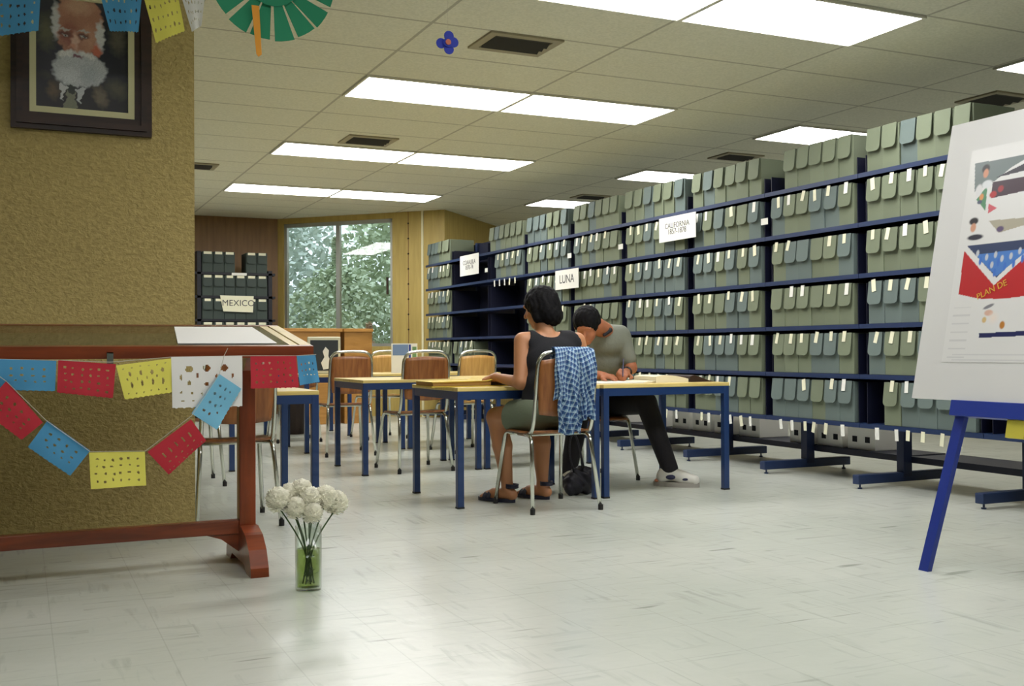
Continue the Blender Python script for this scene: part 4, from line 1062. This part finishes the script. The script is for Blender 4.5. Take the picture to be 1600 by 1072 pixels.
# ---- the woman (seen from behind, sitting at the nearer side, reading to the left)
wm = thing('person', 'person in a black sleeveless top sitting with her back to the viewer', 'person', (2.68, 5.33, 0))
def wobj(name_, data, m, base, **k):
    """mesh in world coordinates placed under its thing"""
    inv_ = Matrix.Translation(-base.location)
    if isinstance(data, tuple): data = ([tuple(inv_ @ Vector(v)) for v in data[0]], data[1], data[2])
    else: bmesh.ops.transform(data, matrix=inv_, verts=data.verts)
    return obj(name_, data, m, base, **k)
hc = V3(2.715, 5.475, 1.120); hf = V3(-.52, .82, -.28)
HP, s_, f_, u_ = head(hc, hf, .98)
shL, shR = V3(2.578, 5.425, .928), V3(2.925, 5.425, .928)
elL, elR = V3(2.533, 5.36, .695), V3(2.985, 5.40, .70)
wrL, wrR = V3(2.475, 5.565, .722), V3(2.95, 5.60, .715)
hipL, hipR = V3(2.60, 5.33, .515), V3(2.79, 5.33, .515)
knL, knR = V3(2.500, 5.615, .488), V3(2.795, 5.675, .482)
anL, anR = V3(2.548, 5.575, .085), V3(2.785, 5.60, .085)
torso = [ell((2.695, 5.325, .545), (.168, .125, .10)), ell((2.70, 5.335, .665), (.150, .108, .13)), ell((2.725, 5.37, .80), (.158, .105, .13)), cap_(V3(2.62, 5.415, .915), V3(2.885, 5.415, .915), .06, .06), ell((2.75, 5.40, .875), (.155, .09, .08))]
body = torso + [cap_(V3(2.725, 5.42, .955), V3(2.705, 5.455, 1.055), .056, .047), cap_(V3(2.62, 5.42, .935), V3(2.84, 5.42, .935), .045, .045)] + HP + [
    cap_(shL, elL, .050, .039), cap_(elL, wrL, .037, .024), cap_(shR, elR, .050, .039), cap_(elR, wrR, .037, .024),
    cap_(hipL, knL, .088, .060), cap_(hipR, knR, .088, .060), cap_(knL, knL*.6+anL*.4+V3(0, -.018, 0), .058, .056), cap_(knL*.6+anL*.4+V3(0, -.018, 0), anL, .056, .031),
    cap_(knR, knR*.6+anR*.4+V3(0, -.018, 0), .058, .056), cap_(knR*.6+anR*.4+V3(0, -.018, 0), anR, .056, .031)]
def foot(an, toe, sz=1.0):
    h = an+V3(0, 0, -.045); d = (toe-an); d.z = 0; d.normalize(); h = h-d*.03; h.z = .045
    t_ = h+d*.20*sz; s = V3(d.y, -d.x, 0); t_.z = .034
    out = [cap_(an, h, .033, .030), cap_(h, h+d*.12, .030, .032), cap_(h+d*.10-s*.008, t_-d*.03, .032, .024), cap_(h+d*.10+s*.014, t_-d*.02+s*.022, .026, .017)]
    for i in range(5):
        o = (-.026+.014*i)
        out.append(cap_(t_-d*.03+s*o, t_+d*(.018-.008*abs(i-3)*.8)+s*o+V3(0, 0, -.008), .0095, .0085 if i < 4 else .011))
    return out, h, t_, d, s
fL, hL, tL, dL, sL = foot(anL, anL+V3(-.10, .16, 0)); fR, hR, tR, dR, sR = foot(anR, anR+V3(-.075, .17, 0))
body += fL+fR+hand(wrL, V3(.02, .9, -.12), V3(0, .1, 1), .30, -1)+hand(wrR, V3(-.3, .9, -.05), V3(0, 0, 1), .30, 1)
wobj('body', sdf(body, .006, .014), SKIN, wm, smooth=True)
face_bits(hc, s_, f_, u_, wm, SKIN)
# hair: bob to the nape
rnp = np.random.RandomState(4)
def hair_noise(x, y, z): return .0035*np.sin(x*170+np.sin(z*60)*1.5)*np.sin(y*150+np.cos(z*50))
back = -hf.normalized()
hp = [ell(hc+u_*.028-f_*.018, (.094, .104, .096), frame(hf)), ell(hc-f_*.045-u_*.02, (.098, .070, .098), frame(hf)), ell(hc-f_*.050-u_*.065+s_*.01, (.088, .058, .060), frame(hf)),
      cap_(hc+s_*.078+u_*.03-f_*.01, hc+s_*.086-u_*.085-f_*.015, .035, .028), cap_(hc-s_*.078+u_*.03-f_*.005, hc-s_*.082-u_*.07-f_*.01, .034, .026)]
hcut = [ell(hc+f_*.095-u_*.045, (.066, .065, .105), frame(hf)), ell(V3(2.72, 5.42, .955), (.10, .09, .022))]
wobj('hair', sdf(hp, .0055, .02, cut=hcut, noise=hair_noise), HAIR, wm, smooth=True)
# black tank top
def grow(P, g_): return [(p[0], p[1], p[2], p[3]+g_, p[4]+g_) if p[0] == 'c' else (p[0], p[1], tuple(q+g_ for q in p[2]), p[3]) for p in P]
top = grow(torso, .008)+[ell((2.70, 5.335, .60), (.165, .122, .10)), cap_(V3(2.625, 5.42, .935), V3(2.865, 5.42, .935), .050, .050)]
tcut = [ell((2.725, 5.415, 1.012), (.088, .13, .075)), ell((2.725, 5.50, .99), (.10, .09, .12)), cap_(shL+V3(-.02, 0, .01), shL+V3(-.045, -.02, -.09), .072, .055), cap_(shR+V3(.02, 0, .01), shR+V3(.045, -.02, -.09), .072, .055)]
wobj('tank_top', sdf(top, .006, .02, cut=tcut, planes=[((0, 0, -1), -.515)]), mat('black_knit', (14, 14, 20), .9, bump=.15, bscale=200), wm, smooth=True)
sh = grow([torso[0]], .013)+[cap_(hipL, hipL*.35+knL*.65, .104, .088), cap_(hipR, hipR*.35+knR*.65, .104, .088)]
wobj('shorts', sdf(sh, .006, .02, planes=[((0, 0, 1), .615), (tuple(V3(-.33, .94, 0)), V3(-.33, .94, 0).dot(hipL*.42+knL*.58))]), mat('olive_cotton', (106, 116, 96), .85, bump=.2, bscale=60), wm, smooth=True)
SAND = mat('navy_sandal', (26, 28, 48), .5)
for (h, t_, d, s) in ((hL, tL, dL, sL), (hR, tR, dR, sR)):
    out = []
    for k in range(20):
        a = 2*math.pi*k/20; l = (h+t_)/2+d*.005; p = l+d*math.cos(a)*(.128)+s*math.sin(a)*(.046 if math.cos(a) > 0 else .038); out.append((p.x, p.y, .002))
    sd = wobj('sandal', prism(B(), out, (0, 0, .020)), SAND, wm)
    bm = B()
    for c_, r_, hh in ((h+d*.135, .045, .034), (h+d*.165, .043, .026)):
        P = [c_+s*r_*math.cos(a)+V3(0, 0, 1)*(hh*1.25*math.sin(a))+V3(0, 0, .018-c_.z) for a in [math.pi*k/10 for k in range(11)]]
        for off in (-.008, 0, .008): tube(bm, [p+d*off for p in P], .0055, 6)
    wobj('toe_strap', bm, SAND, wm, smooth=True); bm = B()
    P = [V3(h.x, h.y, .10)+(d*math.cos(a)+s*math.sin(a))*.036 for a in [2*math.pi*k/16 for k in range(17)]]
    for z in (-.012, -.004, .004): tube(bm, [p+V3(0, 0, z) for p in P], .005, 6)
    wobj('ankle_strap', bm, SAND, wm, smooth=True)

# ---- the man (facing the viewer, bent over his writing)
mn = thing('person', 'person in a grey shirt and dark trousers bent over writing at the table', 'person', (3.56, 6.36, 0))
mh = V3(3.300, 5.985, 1.035); mf = V3(-.55, -.62, -.62)
HP, s_, f_, u_ = head(mh, mf, 1.0)
pel = V3(3.58, 6.36, .53)
mtor = [ell(pel, (.165, .12, .105)), ell((3.575, 6.335, .67), (.15, .11, .13)), ell((3.55, 6.26, .83), (.165, .115, .15)), ell((3.55, 6.20, .93), (.17, .105, .11)), cap_(V3(3.42, 6.15, .965), V3(3.66, 6.18, .975), .058, .058)]
msL, msR = V3(3.39, 6.15, .945), V3(3.675, 6.18, .955)
meL, meR = V3(3.27, 6.13, .742), V3(3.715, 6.13, .752)
mwL, mwR = V3(3.385, 5.975, .712), V3(3.60, 6.005, .725)
hHL, hHR = V3(3.50, 6.35, .515), V3(3.66, 6.35, .515)
mkL, mkR = V3(3.27, 6.03, .485), V3(3.735, 5.975, .522)
maL, maR = V3(3.165, 5.99, .10), V3(3.775, 5.76, .115)
mbody = mtor+[cap_(V3(3.52, 6.14, 1.0), V3(3.40, 6.04, 1.035), .058, .055)]+HP+[cap_(msL, meL, .050, .041), cap_(meL, mwL, .038, .026), cap_(msR, meR, .050, .041), cap_(meR, mwR, .038, .026),
    cap_(hHL, mkL, .080, .056), cap_(hHR, mkR, .080, .056), cap_(mkL, maL, .052, .036), cap_(mkR, maR, .052, .036), cap_(maL, maL+V3(0, 0, -.05), .034, .03), cap_(maR, maR+V3(0, 0, -.05), .034, .03)]
mbody += hand(mwL, V3(.55, -.75, -.12), V3(0, -.15, 1), .30, 1, 1.0)+hand(mwR, V3(-.62, -.72, .05), V3(.35, -.25, .9), .62, -1, 1.0)
wobj('body', sdf(mbody, .006, .014), SKIN2, mn, smooth=True)
face_bits(mh, s_, f_, u_, mn, SKIN2)
hp = [ell(mh+u_*.030-f_*.014, (.088, .104, .092), frame(mf)), ell(mh-f_*.055-u_*.005, (.080, .055, .075), frame(mf))]
wobj('hair', sdf(hp, .0055, .02, cut=[ell(mh+f_*.085-u_*.040, (.075, .062, .088), frame(mf))], noise=hair_noise), HAIR, mn, smooth=True)
shirt = grow(mtor, .009)+[cap_(msL, msL*.35+meL*.65, .062, .056), cap_(msR, msR*.30+meR*.70, .062, .056)]
wobj('shirt', sdf(shirt, .006, .02, cut=[ell(V3(3.44, 6.06, 1.06), (.07, .07, .06))], planes=[((0, 0, -1), -.50)]), mat('grey_shirt', (116, 120, 108), .85, bump=.25, bscale=45), mn, smooth=True)
wobj('collar', sdf([cap_(V3(3.52, 6.07, 1.005), V3(3.455, 6.035, .97), .018, .011), cap_(V3(3.52, 6.12, 1.02), V3(3.50, 6.07, 1.005), .015, .018)], .006, .01), mat('black_collar', (24, 24, 30), .8), mn, smooth=True)
tr = grow([mtor[0]], .012)+[cap_(hHL, mkL, .096, .072), cap_(hHR, mkR, .096, .072), cap_(mkL, maL, .070, .052), cap_(mkR, maR, .070, .054)]
wobj('trousers', sdf(tr, .006, .016, planes=[((0, 0, 1), .63), ((0, 0, -1), -.085)]), mat('black_trousers', (24, 22, 28), .85, bump=.2, bscale=40), mn, smooth=True)
wobj('wristwatch', tube(B(), [mwR*.85+meR*.15+(V3(.0, 0, 1)*math.cos(a)+V3(.77, -.64, 0).normalized()*math.sin(a))*.030 for a in [2*math.pi*k/16 for k in range(17)]], .008, 6), mat('black_watch', (18, 18, 20), .4), mn, smooth=True)
SNK = mat('white_leather', (212, 210, 202), .5); SOLE = mat('grey_sole', (150, 146, 138), .7); PATCH = mat('navy_mesh_patch', (48, 50, 78), .7)
for an, d in ((maR, V3(.68, -.73, 0)), (maL, V3(-.15, -.98, 0))):
    d = d.normalized(); s = V3(d.y, -d.x, 0); h = V3(an.x, an.y, 0)-d*.045
    up_ = [cap_(h+V3(0, 0, .058), h+d*.05+V3(0, 0, .080), .042, .044), cap_(h+d*.04+V3(0, 0, .085), h+d*.13+V3(0, 0, .062), .043, .040), cap_(h+d*.13+V3(0, 0, .055), h+d*.205+V3(0, 0, .045), .042, .034), cap_(h+d*.01+V3(0, 0, .08), h+d*.035+V3(0, 0, .118), .040, .038)]
    sh_ = wobj('sneaker', sdf(up_, .005, .02, planes=[((0, 0, -1), -.018)]), SNK, mn, smooth=True)
    out = []
    for k in range(24):
        a = 2*math.pi*k/24; p = h+d*.088+d*math.cos(a)*.150+s*math.sin(a)*(.048 if math.cos(a) > -.3 else .040); out.append((p.x, p.y, .0))
    wobj('shoe_sole', prism(B(), out, (0, 0, .030)), SOLE, mn)
    wobj('heel_accent', sdf([ell(h-d*.035+V3(0, 0, .035), (.02, .036, .012), [[d[i], s[i], (0, 0, 1)[i]] for i in range(3)])], .004, .004), mat('tan_accent', (176, 112, 80), .7), mn, smooth=True)
    for k in (-1, 1):
        wobj('side_patch', sdf([ell(h+d*.060+s*k*.042+V3(0, 0, .064), (.034, .010, .018), [[d[i], s[i], (0, 0, 1)[i]] for i in range(3)]), ell(h+d*.15+s*k*.037+V3(0, 0, .052), (.024, .010, .010), [[d[i], s[i], (0, 0, 1)[i]] for i in range(3)])], .004, .004), PATCH, mn, smooth=True)
    bm = B()
    for i in range(4):
        p = h+d*(.07+.022*i)+V3(0, 0, .108-.010*i); tube(bm, [p-s*.018, p+V3(0, 0, .004), p+s*.018], .003, 5)
    wobj('shoe_lace', bm, TAGW, mn)
pen = mwR+V3(-.62, -.72, .05).normalized()*.10
tag(obj('pen', tube(B(), [pen+V3(-.015, -.02, -.028), pen+V3(.02, .03, .085)], .004, 8), mat('dark_pen', (60, 60, 90), .4)), 'pen held upright in the writing hand', 'pen')

# ================================================================ SHIRT OVER THE CHAIR, BAG
m = bpy.data.materials.new('blue_plaid_cotton'); m.use_nodes = True; nt = m.node_tree; b = nt.nodes['Principled BSDF']; b.inputs['Roughness'].default_value = .85
uv = nt.nodes.new('ShaderNodeUVMap'); uv.uv_map = 'cloth'; sp = nt.nodes.new('ShaderNodeSeparateXYZ'); nt.links.new(uv.outputs[0], sp.inputs[0])
def band(v, pitch, wd, off=0.0):
    return math_(nt, 'LESS_THAN', math_(nt, 'FRACT', math_(nt, 'DIVIDE', math_(nt, 'ADD', v, 10+off), pitch)), wd/pitch)
c1 = math_(nt, 'ADD', band(sp.outputs[0], .024, .012), band(sp.outputs[1], .024, .012))
colr = ramp(nt, math_(nt, 'MULTIPLY', c1, .5), [(0.0, lin((152, 184, 206))), (.25, lin((90, 132, 176))), (.75, lin((40, 70, 122)))])
c2 = math_(nt, 'MAXIMUM', band(sp.outputs[0], .024, .004, .005), band(sp.outputs[1], .024, .004, .005))
nt.links.new(mixc(nt, math_(nt, 'MULTIPLY', c2, .45), colr, lin((200, 216, 224))), b.inputs['Base Color'])
PLAID = m
def cloth(name_, fn, nu, nv, th, parent, su, sv, rot=0.0):
    bm = B(); V = {}; uvl = bm.loops.layers.uv.new('cloth')
    for i in range(nu+1):
        for j in range(nv+1): V[i, j] = bm.verts.new(fn(i/nu, j/nv))
    for i in range(nu):
        for j in range(nv):
            f = bm.faces.new((V[i, j], V[i+1, j], V[i+1, j+1], V[i, j+1]))
            for l, (a, b_) in zip(f.loops, ((i, j), (i+1, j), (i+1, j+1), (i, j+1))):
                x, y = a/nu*su, b_/nv*sv; l[uvl].uv = (x*math.cos(rot)-y*math.sin(rot), x*math.sin(rot)+y*math.cos(rot))
    me = bpy.data.meshes.new(name_); bm.to_mesh(me); bm.free(); me.materials.append(PLAID); me.polygons.foreach_set('use_smooth', [True]*len(me.polygons))
    o = link(bpy.data.objects.new(name_, me), parent); s = o.modifiers.new('thickness', 'SOLIDIFY'); s.thickness = th; s.offset = 1; return o
ts = thing('plaid_shirt', 'blue plaid shirt draped over the back of the woman\'s chair', 'shirt', (2.78, 5.08, .0))
def drape(x0, x1, lf, lb, amp, ph_, yo=0.0, taper=0.0, top=.884, slant=0.0):
    def fn(u, v):
        # v 0 = front hem (towards the woman), 1 = back hem (towards the viewer)
        L = lf+lb+.07; s = v*L; x = x0+(x1-x0)*u
        if s < lf: y, z = .024, top-.012-(lf-s)
        elif s < lf+.07:
            a = (s-lf)/.07*math.pi; y, z = .0+.024*math.cos(a), top-.012+.022*math.sin(a)
        else:
            dn = s-lf-.07; y, z = -.024, top-.012-dn
        k = max(0, (s-lf-.05)/lb)
        lean = max(0.0, (top-z))*.085
        y += lean-.02*min(1, k*3)*(0.5+.5*math.sin(u*9+ph_))*1.0-.010*k*math.sin(u*21+ph_*2+z*14)*amp-yo*min(1, k*4)
        x += taper*(u-.5)*k+slant*k+.008*math.sin(z*30+u*4)*k
        z += .010*math.sin(u*8+ph_)*k
        return (x-.0, y-.0-.015, z)
    return fn
# local frame: chair arch at y ~ 5.08
cloth('shirt_body', lambda u, v: (lambda p: (p[0]-2.78, p[1], p[2]))(drape(2.585, 2.80, .26, .27, 1.2, .4)(u, v)), 44, 60, .003, ts, .30, .60, .12)
cloth('shirt_tail', lambda u, v: (lambda p: (p[0]-2.78, p[1], p[2]))(drape(2.59, 2.72, .02, .44, 1.5, 2.0, .012, .02, .878, .03)(u, v)), 34, 60, .003, ts, .16, .44, -.35)
cloth('shirt_sleeve', lambda u, v: (lambda p: (p[0]-2.78, p[1], p[2]))(drape(2.735, 2.825, .02, .36, 1.3, 3.3, .020, -.01, .876, .01)(u, v)), 24, 60, .003, ts, .11, .40, .3)
def flap_fn(u, v):
    x = 2.56+.24*u; z = .60-.10*u-.055*v+.004*math.sin(u*20); y = 5.155-.015*math.sin(u*6)-.01*v
    return (x-2.78, y-5.08, z)

bg = thing('black_bag', 'small black bag with straps on the floor beside the table legs', 'bag', (3.065, 5.665, 0))
BAG = mat('black_nylon', (24, 22, 34), .55, bump=.6, bscale=26)
def bag_noise(x, y, z): return .009*np.sin(x*75+z*40)*np.sin(y*60+x*32+z*50)
wobj('bag_body', sdf([ell((3.03, 5.665, .07), (.075, .065, .070)), ell((3.11, 5.675, .085), (.070, .06, .085)), ell((3.08, 5.67, .12), (.085, .05, .045))], .006, .02, planes=[((0, 0, -1), -.002)], noise=bag_noise), BAG, bg, smooth=True)
for P in ([(3.02, 5.64, .13), (2.965, 5.60, .25), (2.955, 5.57, .36), (2.985, 5.565, .38), (3.03, 5.59, .30), (3.07, 5.63, .15)], [(3.10, 5.66, .14), (3.05, 5.62, .27), (2.985, 5.565, .385)]):
    wobj('bag_strap', tube(B(), smoothpath(P, .05, 5), .006, 6), BAG, bg, smooth=True)

# ================================================================ OUTSIDE THE WINDOW
GRASS = mat('dry_grass', (150, 140, 100), .9, var=.4, vscale=3)
struct('ground', box(B(), -6, 26, 14.9, 40, -.6, -.5), GRASS)
leafmats_x = [mat('leaf_ochre', (206, 190, 140), .7, rnd=.2), mat('leaf_pinkish', (208, 184, 164), .7, rnd=.2)]
leafmats = [mat('leaf_pale_green', (206, 216, 188), .7, rnd=.2), mat('leaf_mid_green', (168, 186, 158), .7, rnd=.25), mat('leaf_grey_green', (216, 224, 216), .7, rnd=.2)]
leafmats += leafmats_x
BARK = mat('grey_bark', (120, 110, 92), .8)
def shrub_mesh(seed, h, r, n, ls):
    rr = random.Random(seed); bm = B()
    for _ in range(n):
        a = rr.uniform(0, 6.28); z = rr.random()**.8; q = r*(math.sin(min(1, z*1.1+.08)*math.pi)**.5)*rr.uniform(.35, 1)
        p = Vector((q*math.cos(a), q*math.sin(a), h*(.08+.92*z))); d = Vector((rr.uniform(-1, 1), rr.uniform(-1, 1), rr.uniform(-1, .6))).normalized()
        s = d.cross(Vector((rr.uniform(-1, 1), rr.uniform(-1, 1), 1))).normalized()*ls*.35
        bm.faces.new([bm.verts.new(v) for v in (p, p+d*ls*.5+s, p+d*ls, p+d*ls*.5-s)])
    return bm
cen = onB(wxm); out_ = Vector((-Bd.y, Bd.x, 0)); view = (Vector((cen.x, cen.y, 0))).normalized()
protos = []
spots = [(2.3, -1.5, 2.6, 1), (2.3, .0, 2.4, 0), (2.3, 1.5, 2.7, 2), (4.9, -2.4, 3.6, 2), (4.9, 0, 3.4, 0), (4.9, 2.4, 3.6, 1), (8.3, -4.6, 6.4, 0), (8.3, -1.5, 6.6, 2), (8.3, 1.5, 6.2, 0), (8.3, 4.6, 6.6, 2), (.95, -.75, 1.75, 3), (.95, .45, 1.75, 4)]
sd = Vector((view.y, -view.x, 0)); where = ['left of', 'behind', 'right of']
for i, (dist, lat_, h, k) in enumerate(spots):
    p = cen+view*dist+sd*lat_
    t = thing('shrub', '', 'shrub', (p.x, p.y, -.5), i*.7, 'sunlit shrubs and trees outside the window')
    t['label'] = '%s leafy %s outside the window, %s, %s' % (('pale green', 'mid green', 'grey-green', 'ochre', 'pinkish')[k], 'tree' if h > 3.5 else 'bush', ('closest to the glass', 'in the middle distance', 'in the far rank')[0 if dist < 3 else 1 if dist < 6 else 2], ('far left', 'centre left', 'centre', 'centre right', 'far right')[int(min(4, max(0, (lat_+5.5)/2.2)))])
    obj('foliage', shrub_mesh(i, h, (.45 if dist < 2 else .68, 1.1, 1.6)[0 if dist < 3 else 1 if dist < 6 else 2], (1500 if dist < 2 else 3500, 6000, 9000)[0 if dist < 3 else 1 if dist < 6 else 2], .07 if h < 3 else .12 if h < 5 else .17), leafmats[k], t)
    obj('trunk', tube(B(), [(0, 0, 0), (.04, .02, h*.4), (0, 0, h*.85)], .05, 7, .015), BARK, t)
